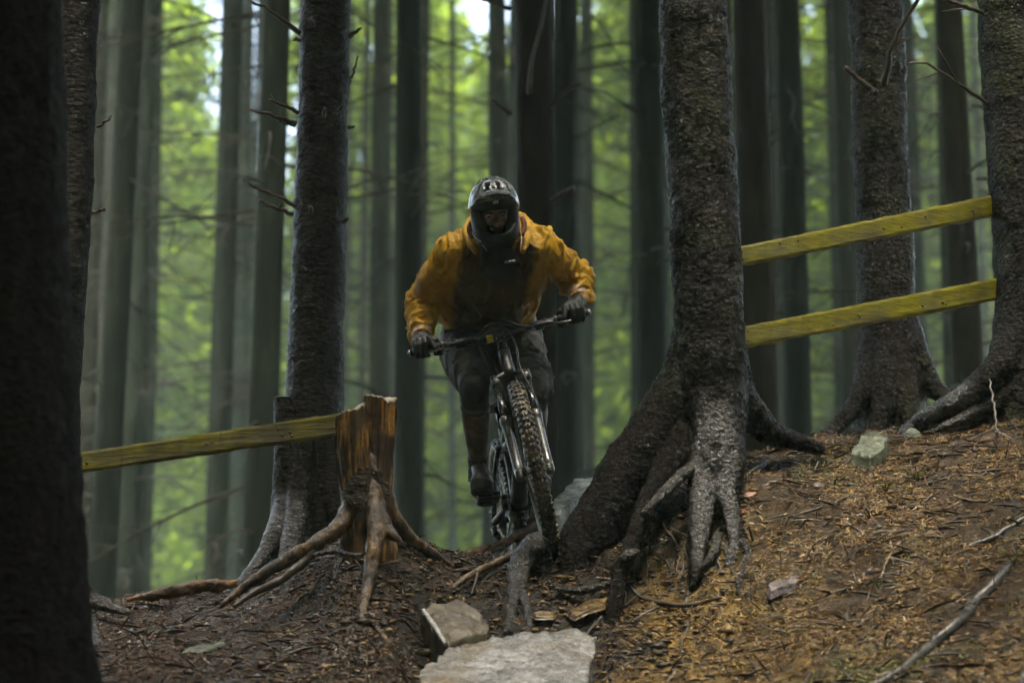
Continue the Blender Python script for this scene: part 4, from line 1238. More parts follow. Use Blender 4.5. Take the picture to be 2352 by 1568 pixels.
# frame
BBp = (0.435, -0.015)
g = G()
hb, ht = crown_su + 0.012 * ax_l, crown_su + 0.140 * ax_l
def fb(p, l=0.0): return B(p[0], l, p[1])
g.tube([np.append(fb(crown_su + 0.006 * ax_l), 0.031), np.append(fb(crown_su + 0.03 * ax_l), 0.0295), np.append(fb(crown_su + 0.09 * ax_l), 0.0265), np.append(fb(crown_su + 0.144 * ax_l), 0.0265)], seg=24)
g.tube([np.append(fb(hb + (-0.01, 0.02)), 0.030), np.append(B(0.78, 0, 0.16), 0.034), np.append(B(*((BBp[0] + 0.02, 0, BBp[1] + 0.01))), 0.038)], seg=20, n=14)
g.tube([np.append(fb(ht - (0.01, 0.02)), 0.022), np.append(B(0.62, 0, 0.37), 0.021), np.append(B(0.33, 0, 0.30), 0.020)], seg=18, n=14)
g.tube([np.append(B(BBp[0], 0, BBp[1]), 0.034), np.append(B(0.38, 0, 0.15), 0.021), np.append(B(0.325, 0, 0.36), 0.019)], seg=18, n=12)
g.tube([np.append(B(BBp[0], -0.045, BBp[1]), 0.026), np.append(B(BBp[0], 0.045, BBp[1]), 0.026)], seg=20)
g.build('frame', M_frame, bike)
g = G()
for sd in (-1, 1):
    g.tube([np.append(B(BBp[0] - 0.03, 0.035 * sd, 0.01), 0.017), np.append(B(0.25, 0.055 * sd, 0.0), 0.013), np.append(B(0.02, 0.070 * sd, 0.0), 0.014)], seg=12, n=12)
    g.tube([np.append(B(0.0, 0.070 * sd, 0.012), 0.013), np.append(B(0.18, 0.058 * sd, 0.17), 0.011), np.append(B(0.36, 0.035 * sd, 0.27), 0.012)], seg=12, n=12)
    g.ball(B(0, 0.070 * sd, 0), 0.019, 12, 8)
g.build('rear_triangle', M_frame, bike)
g = G(); g.tube([np.append(B(0.36, 0, 0.27), 0.022), np.append(B(0.52, 0, 0.25), 0.022)], seg=16); g.tube([np.append(B(0.52, 0, 0.25), 0.012), np.append(B(0.68, 0, 0.235), 0.012)], seg=12)
for k in range(9): g.tube([np.append(B(0.53 + 0.011 * k, 0, 0.249 - 0.001 * k), 0.027), np.append(B(0.534 + 0.011 * k, 0, 0.2486 - 0.001 * k), 0.027)], seg=16)
g.build('rear_shock', M_alloy, bike)
g = G(); g.tube([B(0.325, 0, 0.36), B(0.285, 0, 0.47)], r=0.0155, seg=16); g.build('seat_post', M_stanch, bike)
g = G()
for k in range(13):
    s = k / 12; 
g.tube(np.array([np.append(B(0.14, 0, 0.492), 0.055), np.append(B(0.20, 0, 0.490), 0.070), np.append(B(0.27, 0, 0.484), 0.045), np.append(B(0.34, 0, 0.480), 0.024), np.append(B(0.41, 0, 0.472), 0.018)]), seg=20, n=20, flat=0.28, up=eU)
g.build('saddle', M_grip, bike)

# fork: crown with two shoulders, stanchions, lowers with arch
def fp(d, l, off=0.0): 
    """Along the steering axis from the front axle (d, metres), sideways l, forward off."""
    p = np.array((WB, 0.0)) + d * ax_l + off * np.array((math.sin(HA), math.cos(HA)))
    return S(p[0], l, p[1])
FK = -0.030
g = G()
cr = [fp(AC + -0.012, -0.068, FK), fp(AC + -0.006, -0.056, FK + 0.004), fp(AC + 0.010, -0.036, FK - 0.004), fp(AC + 0.016, 0, FK - 0.012), fp(AC + 0.010, 0.036, FK - 0.004), fp(AC + -0.006, 0.056, FK + 0.004), fp(AC + -0.012, 0.068, FK)]
g.tube([np.append(q, w_) for q, w_ in zip(cr, (0.016, 0.018, 0.016, 0.020, 0.016, 0.018, 0.016))], seg=14, n=30, flat=0.85)
for sd in (-1, 1):
    g.tube([np.append(fp(AC + 0.006, 0.066 * sd, FK), 0.014), np.append(fp(AC + 0.004, 0.066 * sd, FK), 0.0225), np.append(fp(AC + -0.040, 0.066 * sd, FK), 0.0225), np.append(fp(AC + -0.044, 0.066 * sd, FK), 0.019)], seg=20)
g.build('fork_crown', M_fork, bike)
for sd in (-1, 1):
    G().tube([fp(AC - 0.03, 0.066 * sd, FK), fp(0.26, 0.066 * sd, FK)], r=0.0178, seg=20).build('stanchion', M_stanch, bike)
for sd in (-1, 1):
    g = G()
    g.tube([np.append(fp(0.322, 0.066 * sd, FK), 0.0195), np.append(fp(0.316, 0.066 * sd, FK), 0.0245), np.append(fp(0.285, 0.066 * sd, FK), 0.0255), np.append(fp(0.255, 0.066 * sd, FK), 0.0215), np.append(fp(0.10, 0.064 * sd, FK), 0.0205), np.append(fp(0.03, 0.063 * sd, FK + 0.004), 0.0215), np.append(fp(0.0, 0.062 * sd, FK + 0.018), 0.0225), np.append(fp(-0.022, 0.062 * sd, FK + 0.020), 0.020), np.append(fp(-0.034, 0.062 * sd, FK + 0.018), 0.010)], seg=22, n=40)
    g.tube([np.append(fp(0.0, 0.040 * sd, 0), 0.013), np.append(fp(0.0, 0.078 * sd, 0), 0.013)], seg=14)
    g.build('fork_lower', M_fork, bike)
g = G()
ar = [fp(0.300, -0.062, FK + 0.006), fp(0.335, -0.052, FK + 0.020), fp(0.382 - 0.006, -0.028, FK + 0.026), fp(0.388 - 0.006, 0, FK + 0.026), fp(0.382 - 0.006, 0.028, FK + 0.026), fp(0.335, 0.052, FK + 0.020), fp(0.300, 0.062, FK + 0.006)]
ar = [q - 0.0 * eU - Sd(e1) * 0.085 for q in ar]
g.tube([np.append(q, 0.0115) for q in ar], seg=12, n=30); g.build('fork_arch', M_fork, bike)
g = G()                                                          # short plastic mudguard tied to the arch
V, F = [], []
for i in range(9):
    a = R(100 + 7 * i)
    for j in range(9):
        b_ = -1 + 2 * j / 8
        rd = math.cos(a) * wf + math.sin(a) * wu
        V.append(Cf + rd * (0.392 - 0.016 * b_ * b_) + wl * 0.046 * b_ * (1.0 if 1 < i < 7 else 0.8))
F = [(i * 9 + j, i * 9 + j + 1, (i + 1) * 9 + j + 1, (i + 1) * 9 + j) for i in range(8) for j in range(8)]
g.add(V, F); o = g.build('mudguard', M_frame, bike); sm_ = o.modifiers.new('thick', 'SOLIDIFY'); sm_.thickness = 0.0025
g = G(); g.box(fp(0.075, 0.050, FK - 0.035), Sd(eL) * 0.012, (ax_w) * 0.032, Sd(e1) * 0.016, 0.3); g.build('brake_caliper', M_alloy, bike)

# stem, bar, grips and controls
top = head_su + 0.055 * ax_l
barc = top + 0.036 * np.array((math.sin(HA), math.cos(HA)))
g = G()
g.tube([np.append(su(crown_su + 0.146 * ax_l), 0.0275), np.append(su(crown_su + 0.152 * ax_l), 0.0285), np.append(su(crown_su + 0.162 * ax_l), 0.022), np.append(su(crown_su + 0.188 * ax_l), 0.020)], seg=22); g.build('headset', M_alloy, bike)
g = G()
g.tube([np.append(su(top - 0.018 * ax_l), 0.020), np.append(su(top + 0.024 * ax_l), 0.020)], seg=20)
g.box(su((top + barc) / 2), Sd(eL) * 0.018, Sd(e1) * 0.022, ax_w * 0.016, 0.3)
g.tube([su(barc, -0.024), su(barc, 0.024)], r=0.0235, seg=22)
st = g.build('stem', M_alloy, bike)
for l in (-0.016, 0.016):
    for d in (-0.016, 0.016):
        q = su(barc, l) + Sd(e1) * 0.020 + ax_w * d
        G().tube([q, q + Sd(e1) * 0.006], r=0.0036, seg=8).build('bolt', M_steel, bike)
def bar(l):
    a = abs(l); s = np.sign(l)
    rise = 0.022 * float(sstep(np.array(a), 0.05, 0.20)) + 0.012 * max(a - 0.2, 0)
    back = 0.20 * max(a - 0.16, 0) * 0.7
    return S(barc[0], l, barc[1]) + eU * rise - Sd(e1) * back
g = G()
g.tube([np.append(bar(l), 0.0172 if abs(l) < 0.05 else (0.0172 - 0.0062 * min((abs(l) - 0.05) / 0.12, 1))) for l in np.linspace(-0.402, 0.402, 50)], seg=18)
hbar = g.build('handlebar', M_alloy, bike)
g = G(); g.tube([np.append(bar(l), 0.0176) for l in np.linspace(-0.060, -0.032, 4)], seg=20); o = link('bar_sticker', g.mesh('bar_sticker', bike_org), M_yel, hbar)
# small illegible dark print on the sticker
g = G()
for k in range(3):
    q = bar(-0.052 + 0.006 * k); d = Sd(e1) * 0.0179
    g.box(q + d, Sd(eL) * 0.0018, ax_w * 0.0045, Sd(e1) * 0.0003)
link('sticker_print', g.mesh('sticker_print', bike_org, False), noisy('print', [(0.4, (0.22, 0.18, 0.01)), (0.6, (0.30, 0.24, 0.02))], 30), hbar)
for sd in (-1, 1):
    g = G(); ls = np.linspace(0.262, 0.398, 40)
    g.tube([np.append(bar(sd * l), 0.0158 + 0.0012 * (k % 4 < 2)) for k, l in enumerate(ls)], seg=18)
    g.build('grip', M_grip, bike)
    G().tube([np.append(bar(sd * 0.396), 0.016), np.append(bar(sd * 0.406), 0.0155), np.append(bar(sd * 0.409), 0.010)], seg=16).build('end_cap', M_steel, bike)
    g = G(); g.tube([bar(sd * 0.246), bar(sd * 0.256)], r=0.0175, seg=18); g.build('grip_collar', M_steel, bike)
    # brake: clamp, master cylinder and lever blade
    dn = Sd(e1) * 0.030 - eU * 0.016
    g = G(); g.tube([bar(sd * 0.196), bar(sd * 0.212)], r=0.0165, seg=16)
    g.tube([np.append(bar(sd * 0.150) + dn * 0.75, 0.008), np.append(bar(sd * 0.165) + dn * 0.8, 0.011), np.append(bar(sd * 0.215) + dn * 0.85, 0.0115), np.append(bar(sd * 0.240) + dn * 0.95, 0.008)], seg=14, n=14)
    lv = g.build('brake_lever', M_alloy, bike)
    g = G(); g.tube([np.append(bar(sd * 0.225) + dn * 1.0, 0.007), np.append(bar(sd * 0.255) + dn * 1.75, 0.006), np.append(bar(sd * 0.290) + dn * 2.0, 0.0065), np.append(bar(sd * 0.318) + dn * 1.9, 0.005)], seg=10, n=16, flat=0.6)
    link('lever_blade', g.mesh('lever_blade', bike_org), M_steel if sd > 0 else M_alloy, lv)
    # shifter / dropper remote beneath the bar
    g = G(); q = bar(sd * 0.178) - eU * 0.020 + Sd(e1) * 0.004
    g.box(q, Sd(eL) * 0.020, Sd(e1) * 0.014, eU * 0.012, 0.35)
    g.tube([np.append(q + Sd(eL) * 0.010 * sd, 0.006), np.append(q + Sd(eL) * 0.035 * sd - eU * 0.014, 0.005), np.append(q + Sd(eL) * 0.058 * sd - eU * 0.012, 0.009), np.append(q + Sd(eL) * 0.066 * sd - eU * 0.010, 0.006)], seg=10, n=14, flat=0.6)
    g.build('thumb_lever', M_alloy, bike)
# cables and hoses
hose = [
 [bar(0.150) + Sd(e1) * .02 - eU * .012, bar(0.085) + Sd(e1) * .05 + eU * .018, bar(0.02) + Sd(e1) * .055 + eU * .050, bar(-0.055) + Sd(e1) * .05 + eU * .030, bar(-0.085) + Sd(e1) * .045 - eU * .02, bar(-0.060) + Sd(e1) * .03 - eU * .09, B(0.86, -0.028, 0.40), B(0.72, -0.03, 0.22)],
 [bar(-0.150) + Sd(e1) * .02 - eU * .012, bar(-0.09) + Sd(e1) * .05 + eU * .022, bar(-0.02) + Sd(e1) * .06 + eU * .052, bar(0.03) + Sd(e1) * .06 + eU * .012, bar(0.062) + Sd(e1) * .05 - eU * .075, fp(AC - 0.01, 0.050, 0.02), fp(0.33, 0.088, 0.0), fp(0.20, 0.090, -0.05), fp(0.09, 0.056, -0.06)],
 [bar(0.165) - eU * .026, bar(0.11) + Sd(e1) * .035 - eU * .016, bar(0.03) + Sd(e1) * .055 + eU * .030, bar(-0.06) + Sd(e1) * .055 + eU * .012, bar(-0.10) + Sd(e1) * .04 - eU * .030, bar(-0.075) - eU * .11, B(0.85, -0.036, 0.38), B(0.70, -0.036, 0.2)],
 [bar(-0.165) - eU * .026, bar(-0.115) + Sd(e1) * .04 - eU * .028, bar(-0.05) + Sd(e1) * .06 + eU * .014, bar(0.01) + Sd(e1) * .058 + eU * .014, bar(0.05) + Sd(e1) * .05 - eU * .022, bar(0.055) - eU * .10, B(0.85, 0.034, 0.40), B(0.70, 0.034, 0.21)],
]
for h in hose:
    G().tube([np.append(q, 0.0026) for q in h], seg=8, n=60).build('cable', M_cable, bike)

# cranks, chainring, chain, pedals, derailleur
CR = R(8)                                                         # crank angle: right one forward and a little raised
cd = math.cos(CR) * e1 + math.sin(CR) * eU
bb = B(BBp[0], 0, BBp[1])
pedals = {}
for sd in (-1, 1):
    tip = bb + cd * (0.168 if sd < 0 else -0.168) + eL * 0.078 * sd
    g = G(); g.tube([np.append(bb + eL * 0.062 * sd, 0.017), np.append((bb + tip) / 2 + eL * 0.036 * sd, 0.013), np.append(tip, 0.014)], seg=12, n=12, flat=0.7)
    g.build('crank', M_alloy, bike)
    pc = tip + eL * 0.070 * sd
    g = G(); g.tube([tip, pc + eL * 0.045 * sd], r=0.006, seg=8)
    fx = e1 * math.cos(0.2) + eU * math.sin(0.2); fz = np.cross(fx, eL)
    for a, b_ in ((-1, 0), (1, 0), (0, -1), (0, 1)):
        g.box(pc + fx * 0.046 * a + eL * 0.046 * b_, fx * (0.006 if a else 0.05), eL * (0.05 if a else 0.005), fz * 0.007, 0.2)
    for k in range(8): 
        q = pc + fx * 0.046 * (1 if k % 2 else -1) + eL * (-0.04 + 0.027 * (k // 2)); g.tube([q, q + fz * -0.014], r=0.0016, seg=5); g.tube([q, q + fz * 0.014], r=0.0016, seg=5)
    g.build('pedal', M_alloy, bike, sm=False)
    pedals[sd] = pc
V, F = [], []
m = 64
for k in range(m):
    a = 2 * math.pi * k / m; rd = math.cos(a) * e1 + math.sin(a) * eU
    for r_, l in ((0.064 + (0.003 if k % 2 else 0), -0.0505), (0.064 + (0.003 if k % 2 else 0), -0.0475), (0.046, -0.0475), (0.046, -0.0505)): V.append(bb + rd * r_ + eL * l)
F = [(k * 4 + j, ((k + 1) % m) * 4 + j, ((k + 1) % m) * 4 + (j + 1) % 4, k * 4 + (j + 1) % 4) for k in range(m) for j in range(4)]
g = G().add(V, F)
for k in range(4):
    a = 2 * math.pi * k / 4 + 0.3; g.tube([bb - eL * 0.049 + (math.cos(a) * e1 + math.sin(a) * eU) * 0.02, bb - eL * 0.049 + (math.cos(a) * e1 + math.sin(a) * eU) * 0.05], r=0.006, seg=6)
g.build('chainring', M_alloy, bike)
g = G()
jk = B(-0.005, -0.062, -0.075); jl = B(0.035, -0.062, -0.150)
path = [bb + (e1 * math.cos(a) + eU * math.sin(a)) * 0.064 - eL * 0.049 for a in np.linspace(1.6, -1.6, 16)]
path += [jl + (e1 * 0.3 - eU) * 0.018, jl - e1 * 0.018, jk + e1 * 0.018] + [B(0, -0.056, 0) + (-e1 * math.cos(a) + eU * math.sin(a)) * 0.055 for a in np.linspace(-1.2, 1.5, 12)] + [path[0]]
path = catmull(np.array(path), 150)
for k in range(len(path) - 1):
    t_ = path[k + 1] - path[k]; ln = np.linalg.norm(t_)
    if ln < 1e-5: continue
    t_ /= ln; g.box((path[k] + path[k + 1]) / 2, t_ * ln * 0.42, eL * (0.0042 if k % 2 else 0.0030), np.cross(t_, eL) * 0.0042)
g.build('chain', M_steel, bike, sm=False)
V, F = [], []
g = G()
for i, (r_, l) in enumerate(((0.10, -0.030), (0.084, -0.036), (0.068, -0.042), (0.052, -0.048), (0.036, -0.054))):
    ring = [B(0, l, 0) + (math.cos(a) * e1 + math.sin(a) * eU) * (r_ + 0.002 * (k % 2)) for k, a in enumerate(np.linspace(0, 2 * math.pi, 60, endpoint=False))]
    g.add(ring + [q - eL * 0.003 for q in ring], [list(range(60))[::-1], list(range(60, 120))] + [(k, (k + 1) % 60, 60 + (k + 1) % 60, 60 + k) for k in range(60)])
g.build('cassette', M_steel, bike, sm=False)
g = G()
g.box(B(-0.01, -0.076, -0.045), e1 * 0.022, eL * 0.012, eU * 0.024, 0.35)
g.tube([np.append(jk + eL * 0.008 - eL * 0.016, 0.008), np.append(jl - eL * 0.008, 0.008)], seg=8, flat=0.5)
for q in (jk, jl): g.tube([q - eL * 0.005, q + eL * 0.005], r=0.017, seg=14)
g.build('derailleur', M_alloy, bike)
G().tube([np.append(q, 0.0024) for q in (B(-0.02, -0.085, -0.04), B(-0.06, -0.090, -0.01), B(-0.03, -0.085, 0.05), B(0.06, -0.07, 0.03))], seg=7, n=24).build('cable', M_cable, bike)

def toPX(p):
    y = p[1] * math.cos(PITCH) + p[2] * math.sin(PITCH); z = -p[1] * math.sin(PITCH) + p[2] * math.cos(PITCH)
    return (1176 + p[0] / y * FPX, 784 - z / y * FPX, p[1])
for nm, q in (('bar L(image)', bar(-0.395)), ('bar R', bar(0.395)), ('bar c', su(barc)), ('pedal r', pedals[-1]), ('pedal l', pedals[1]), ('crown', su(crown_su)), ('bb', bb), ('front bottom', Cf - wu * .375), ('rear bottom', Ar - eU * .375)):
    print('PX', nm, [round(float(c), 1) for c in toPX(q)])
# ------------------------------------------------------------------ the rider
def A3(*q): return np.array(q, float)
def jacket_mat():
    t = NT('mustard_jacket')
    w_ = t.coord()
    f = t.noise(w_, 6, 5, 0.6); f2 = t.noise(w_, 38, 5, 0.65)
    c = t.ramp(f2, [(0.3, (0.40, 0.215, 0.005)), (0.6, (0.62, 0.345, 0.008)), (0.8, (0.72, 0.42, 0.015))])
    mud = t.map(t.math('ADD', t.math('MULTIPLY', f, 0.7), t.math('MULTIPLY', f2, 0.3)), 0.50, 0.66, 0.0, 0.8)
    c = t.mix(mud, c, (0.15, 0.060, 0.020))
    # muddy chest, with the shade on the jacket front painted into the colour
    nd = t.n('Attribute', attribute_name='mud', attribute_type='GEOMETRY')  # 'mud' attribute holds mud and painted shade
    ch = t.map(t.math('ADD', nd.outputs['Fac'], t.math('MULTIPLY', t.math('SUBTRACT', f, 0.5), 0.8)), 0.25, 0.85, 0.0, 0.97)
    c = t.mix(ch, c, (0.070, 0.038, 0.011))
    t.set(Base_Color=c, Roughness=t.map(f, 0.35, 0.65, 0.42, 0.68), Normal=t.bump(f2, 0.18, 0.004))
    t.b.inputs['Specular IOR Level'].default_value = 0.35
    return t.m
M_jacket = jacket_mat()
M_cuff = noisy('muddy_tan_cuff', [(0.3, (0.20, 0.105, 0.045)), (0.55, (0.46, 0.28, 0.15)), (0.75, (0.60, 0.43, 0.28))], 24, rough=(0.28, 0.5), bump=(50, 0.3, 0.004))
M_short = noisy('dark_grey_shorts', [(0.3, (0.035, 0.035, 0.033)), (0.55, (0.085, 0.082, 0.076)), (0.78, (0.17, 0.155, 0.13))], 16, rough=(0.55, 0.85), bump=(150, 0.25, 0.002))
M_pad = noisy('knee_pad_fabric', [(0.35, (0.014, 0.013, 0.012)), (0.7, (0.045, 0.040, 0.033))], 30, rough=(0.5, 0.8), bump=(220, 0.4, 0.002))
M_skin = noisy('muddy_skin', [(0.34, (0.12, 0.060, 0.042)), (0.5, (0.31, 0.160, 0.110)), (0.68, (0.44, 0.245, 0.17))], 22, rough=(0.32, 0.5), bump=(140, 0.15, 0.002))
M_legskin = noisy('mud_caked_leg', [(0.34, (0.042, 0.025, 0.016)), (0.52, (0.120, 0.070, 0.045)), (0.70, (0.24, 0.145, 0.10))], 18, rough=(0.35, 0.6), bump=(120, 0.3, 0.003))
M_glove = noisy('black_glove', [(0.4, (0.010, 0.010, 0.011)), (0.7, (0.028, 0.027, 0.028))], 40, rough=(0.4, 0.65), bump=(160, 0.3, 0.002))
M_glovegrey = noisy('grey_glove_rubber', [(0.4, (0.06, 0.065, 0.065)), (0.7, (0.16, 0.17, 0.17))], 50, rough=(0.25, 0.4))
M_helmet = noisy('wet_dark_helmet', [(0.3, (0.035, 0.045, 0.052)), (0.52, (0.19, 0.21, 0.225)), (0.66, (0.46, 0.48, 0.50))], 30, rough=(0.10, 0.24), bump=(45, 0.12, 0.003), coat=0.7)  # grey pattern, with pale reflections put into the base colour
M_chin = noisy('black_chin_bar', [(0.4, (0.006, 0.006, 0.007)), (0.7, (0.016, 0.015, 0.016))], 40, rough=(0.40, 0.65), bump=(60, 0.15, 0.003), spec=0.2)
M_hpad = noisy('black_helmet_padding', [(0.4, (0.006, 0.006, 0.007)), (0.7, (0.016, 0.015, 0.016))], 50, rough=(0.7, 0.95))
M_shoe = noisy('muddy_shoe', [(0.32, (0.012, 0.010, 0.008)), (0.55, (0.040, 0.032, 0.023)), (0.75, (0.10, 0.080, 0.056))], 20, rough=(0.4, 0.7), bump=(120, 0.3, 0.003))
M_sole = noisy('black_sole', [(0.4, (0.010, 0.009, 0.008)), (0.7, (0.035, 0.030, 0.025))], 50, rough=(0.5, 0.8), bump=(100, 0.4, 0.003))
M_beard = noisy('dark_beard', [(0.4, (0.012, 0.008, 0.006)), (0.7, (0.040, 0.026, 0.018))], 90, rough=(0.6, 0.85), bump=(220, 0.6, 0.004))
M_eye = noisy('eye', [(0.4, (0.13, 0.115, 0.10)), (0.7, (0.20, 0.18, 0.165))], 30, rough=(0.1, 0.2))
M_iris = noisy('iris', [(0.4, (0.015, 0.010, 0.008)), (0.7, (0.03, 0.02, 0.015))], 90, rough=(0.1, 0.2))
M_tag = noisy('cream_tag', [(0.3, (0.55, 0.52, 0.40)), (0.7, (0.68, 0.65, 0.52))], 30, rough=(0.4, 0.6))
M_ink = noisy('dark_ink', [(0.4, (0.03, 0.03, 0.02)), (0.7, (0.06, 0.055, 0.04))], 60, rough=(0.5, 0.7))
M_grey = noisy('light_grey_print', [(0.4, (0.25, 0.26, 0.26)), (0.7, (0.42, 0.43, 0.43))], 60, rough=(0.4, 0.6))
M_lining = noisy('rust_lining', [(0.4, (0.10, 0.022, 0.006)), (0.7, (0.26, 0.070, 0.016))], 30, rough=(0.5, 0.8))

# joints
shR, shL = P(1048, 582, 10.36), P(1234, 570, 10.30)                # rider's right is image left
elR, elL = P(972, 694, 10.56), P(1314, 630, 10.50)
gripR, gripL = bar(-0.334), bar(0.334)
wrR, wrL = P(964, 768, 10.44), P(1337, 680, 10.43)
hipC = P(1126, 785, 10.88); hipR, hipL = P(1072, 796, 10.82), P(1182, 792, 10.84)
knR, knL = P(1088, 888, 10.38), P(1224, 896, 10.46)
ftR, ftL = pedals[-1] - eL * 0.022, P(1238, 1140, 10.92)
anR, anL = P(1098, 1066, 10.60), P(1226, 1072, 10.98)
neck, chest, belly = P(1144, 560, 10.36), P(1143, 640, 10.46), P(1128, 720, 10.72)

# head frame: forward, up and side of the bowed head
tilt = R(24); roll = R(-5); yaw = R(4)
hf = A3(math.sin(yaw), -math.cos(tilt), -math.sin(tilt)); hf /= np.linalg.norm(hf)
hu = A3(0.0, -math.sin(tilt), math.cos(tilt)); hu = hu - hf * (hu @ hf); hu /= np.linalg.norm(hu)
hx = np.cross(hu, hf)                                              # towards image right
hx, hu = math.cos(roll) * hx - math.sin(roll) * hu, math.cos(roll) * hu + math.sin(roll) * hx
hc = P(1136, 488, 10.12)
HS = 0.87
def H(x, f, u): return hc + (hx * x + hf * f + hu * u) * HS
HM = np.stack([hx, hf, hu], 1) * HS

rider_org = A3(hipC[0], hipC[1], BBp[1] + bb[2])
rider = thing('person', (hipC[0], 10.6, float(ftR[2])), 'mountain biker in mustard rain jacket, black helmet and dark shorts crouched on the bike', 'person')

# body: one continuous surface (head, neck, torso, arms, legs)
g = G()
g.ball(H(0, -0.012, 0.028), (0.076, 0.096, 0.098), 24, 16, HM)       # skull
g.ball(H(0, 0.028, -0.050), (0.060, 0.066, 0.072), 20, 14, HM)       # face
g.ball(H(0, 0.050, -0.100), (0.036, 0.036, 0.030), 16, 10, HM)       # chin
g.cap(H(-0.030, 0.076, 0.018), H(0.030, 0.076, 0.018), 0.014, 0.014) # brow
g.cap(H(0, 0.086, 0.008), H(0, 0.112, -0.036), 0.009, 0.014)         # nose
g.ball(H(0, 0.104, -0.042), (0.020, 0.014, 0.011), 14, 8, HM)
for s in (-1, 1):
    g.ball(H(0.036 * s, 0.064, -0.026), (0.022, 0.024, 0.020), 14, 8, HM)   # cheekbones
    g.ball(H(0.076 * s, -0.010, -0.02), (0.010, 0.022, 0.032), 12, 8, HM)   # ears
g.cap(H(-0.018, 0.092, -0.068), H(0.018, 0.092, -0.068), 0.008, 0.008)      # lips
g.cap(H(-0.016, 0.090, -0.080), H(0.016, 0.090, -0.080), 0.009, 0.009)
g.cap(H(0, -0.02, -0.06), neck, 0.055, 0.062)
g.chain([neck, chest, belly, hipC], [0.10, 0.125, 0.10, 0.10])
for s, e, w_ in ((shR, elR, wrR), (shL, elL, wrL)):
    g.cap(neck + (s - neck) * 0.5, s, 0.07, 0.062); g.chain([s, (s + e) / 2, e, (e * 0.6 + w_ * 0.4), w_], [0.058, 0.050, 0.041, 0.042, 0.028])
for h_, k_, a_ in ((hipR, knR, anR), (hipL, knL, anL)):
    g.cap(hipC, h_, 0.095, 0.09); g.chain([h_, (h_ + k_) / 2, k_], [0.095, 0.080, 0.058])
    back = A3(0, 0.030, 0)
    g.chain([k_, k_ * 0.72 + a_ * 0.28 + back, k_ * 0.35 + a_ * 0.65 + back * 0.4, a_], [0.058, 0.068, 0.052, 0.038])
for a_, f_ in ((anR, ftR), (anL, ftL)):
    g.cap(a_, f_ + A3(0, -0.05, 0.045), 0.036, 0.032)
V, N, F = fuse(g, 0.0075, 5)
bodyo = fobj('body', V, F, M_skin, rider)
bodyo.data.materials.append(M_legskin)
low = V[:, 2] < P(1100, 800, 10.6)[2]
mi = np.array([1 if low[f[0]] else 0 for f in F], np.int32); bodyo.data.polygons.foreach_set('material_index', mi)

for s in (-1, 1):
    G().ball(H(0.031 * s, 0.074, 0.000), 0.0112, 14, 10).build('eye', M_eye, rider)
    G().ball(H(0.031 * s, 0.0835, -0.001), 0.0058, 10, 6).build('iris', M_iris, rider)
    g = G(); g.tube([np.append(H(0.011 * s, 0.093, 0.010), 0.0045), np.append(H(0.032 * s, 0.093, 0.0165), 0.0055), np.append(H(0.053 * s, 0.080, 0.014), 0.003)], seg=8, n=10, flat=0.6); g.build('eyebrow', M_beard, rider)
    g = G(); g.tube([np.append(H(0.016 * s, 0.085, 0.003), 0.0050), np.append(H(0.032 * s, 0.0885, 0.0060), 0.0062), np.append(H(0.048 * s, 0.080, 0.002), 0.0050)], seg=8, n=10); g.build('eyelid', M_skin, rider)
g = G()
g.ball(H(0, 0.048, -0.098), (0.044, 0.046, 0.034), 20, 12, HM)
for s in (-1, 1): g.cap(H(0.020 * s, 0.068, -0.088), H(0.056 * s, 0.020, -0.060), 0.024, 0.018)
g.cap(H(-0.022, 0.092, -0.0585), H(0.022, 0.092, -0.0585), 0.010, 0.010); g.ball(H(0, 0.082, -0.080), (0.034, 0.022, 0.026), 16, 10, HM)
for s in (-1, 1): g.ball(H(0.044 * s, 0.060, -0.060), (0.022, 0.024, 0.026), 14, 8, HM)
V, N, F = fuse(g, 0.005, 3); V += N * (0.0016 * noise(V / 0.006))[:, None]
fobj('beard', V, F, M_beard, rider)

# jacket
def limb_t(V, pts):
    """Nearest place on a polyline: arc length along it and distance."""
    best = np.full(len(V), 9.0); tt = np.zeros(len(V)); acc = 0.0
    for a, b_ in zip(pts[:-1], pts[1:]):
        d = b_ - a; L = np.linalg.norm(d); u = np.clip((V - a) @ d / L ** 2, 0, 1)
        ds = np.linalg.norm(V - (a + u[:, None] * d), axis=1)
        k = ds < best; best[k] = ds[k]; tt[k] = acc + u[k] * L; acc += L
    return tt, best
def folds(V, N, limbs, amp, lam):
    """Cloth relief: creases across each limb, packed at the joints, plus long soft drags."""
    disp = np.zeros(len(V)); wsum = np.zeros(len(V))
    for pts, joints in limbs:
        tt, dist = limb_t(V, pts)
        w = np.exp(-(dist / 0.10) ** 2)
        ph = 2.6 * fbm(V / (0.10, 0.10, 0.10), 3)
        q = np.abs(np.sin(math.pi * tt / lam + ph))
        q2 = np.abs(np.sin(math.pi * tt / (lam * 0.52) + 2.2 * ph + 1.3))
        crease = (1 - q) ** 2.8 + 0.5 * (1 - q2) ** 2.8
        pack = 0.45 + sum(a * np.exp(-((tt - c) / s) ** 2) for c, s, a in joints)
        mod = 0.35 + 0.95 * sstep(noise(V / 0.075 + 4), -0.35, 0.45)
        disp += w * crease * pack * mod; wsum += w
    disp = disp / np.maximum(wsum, 0.3)
    soft = fbm(V / (0.11, 0.11, 0.16), 3)
    r1 = 1 - np.abs(noise(V / (0.07, 0.10, 0.20) + 9))
    return V + N * (amp * disp + amp * 0.7 * soft + amp * 0.8 * sstep(r1, 0.82, 1.0))[:, None]

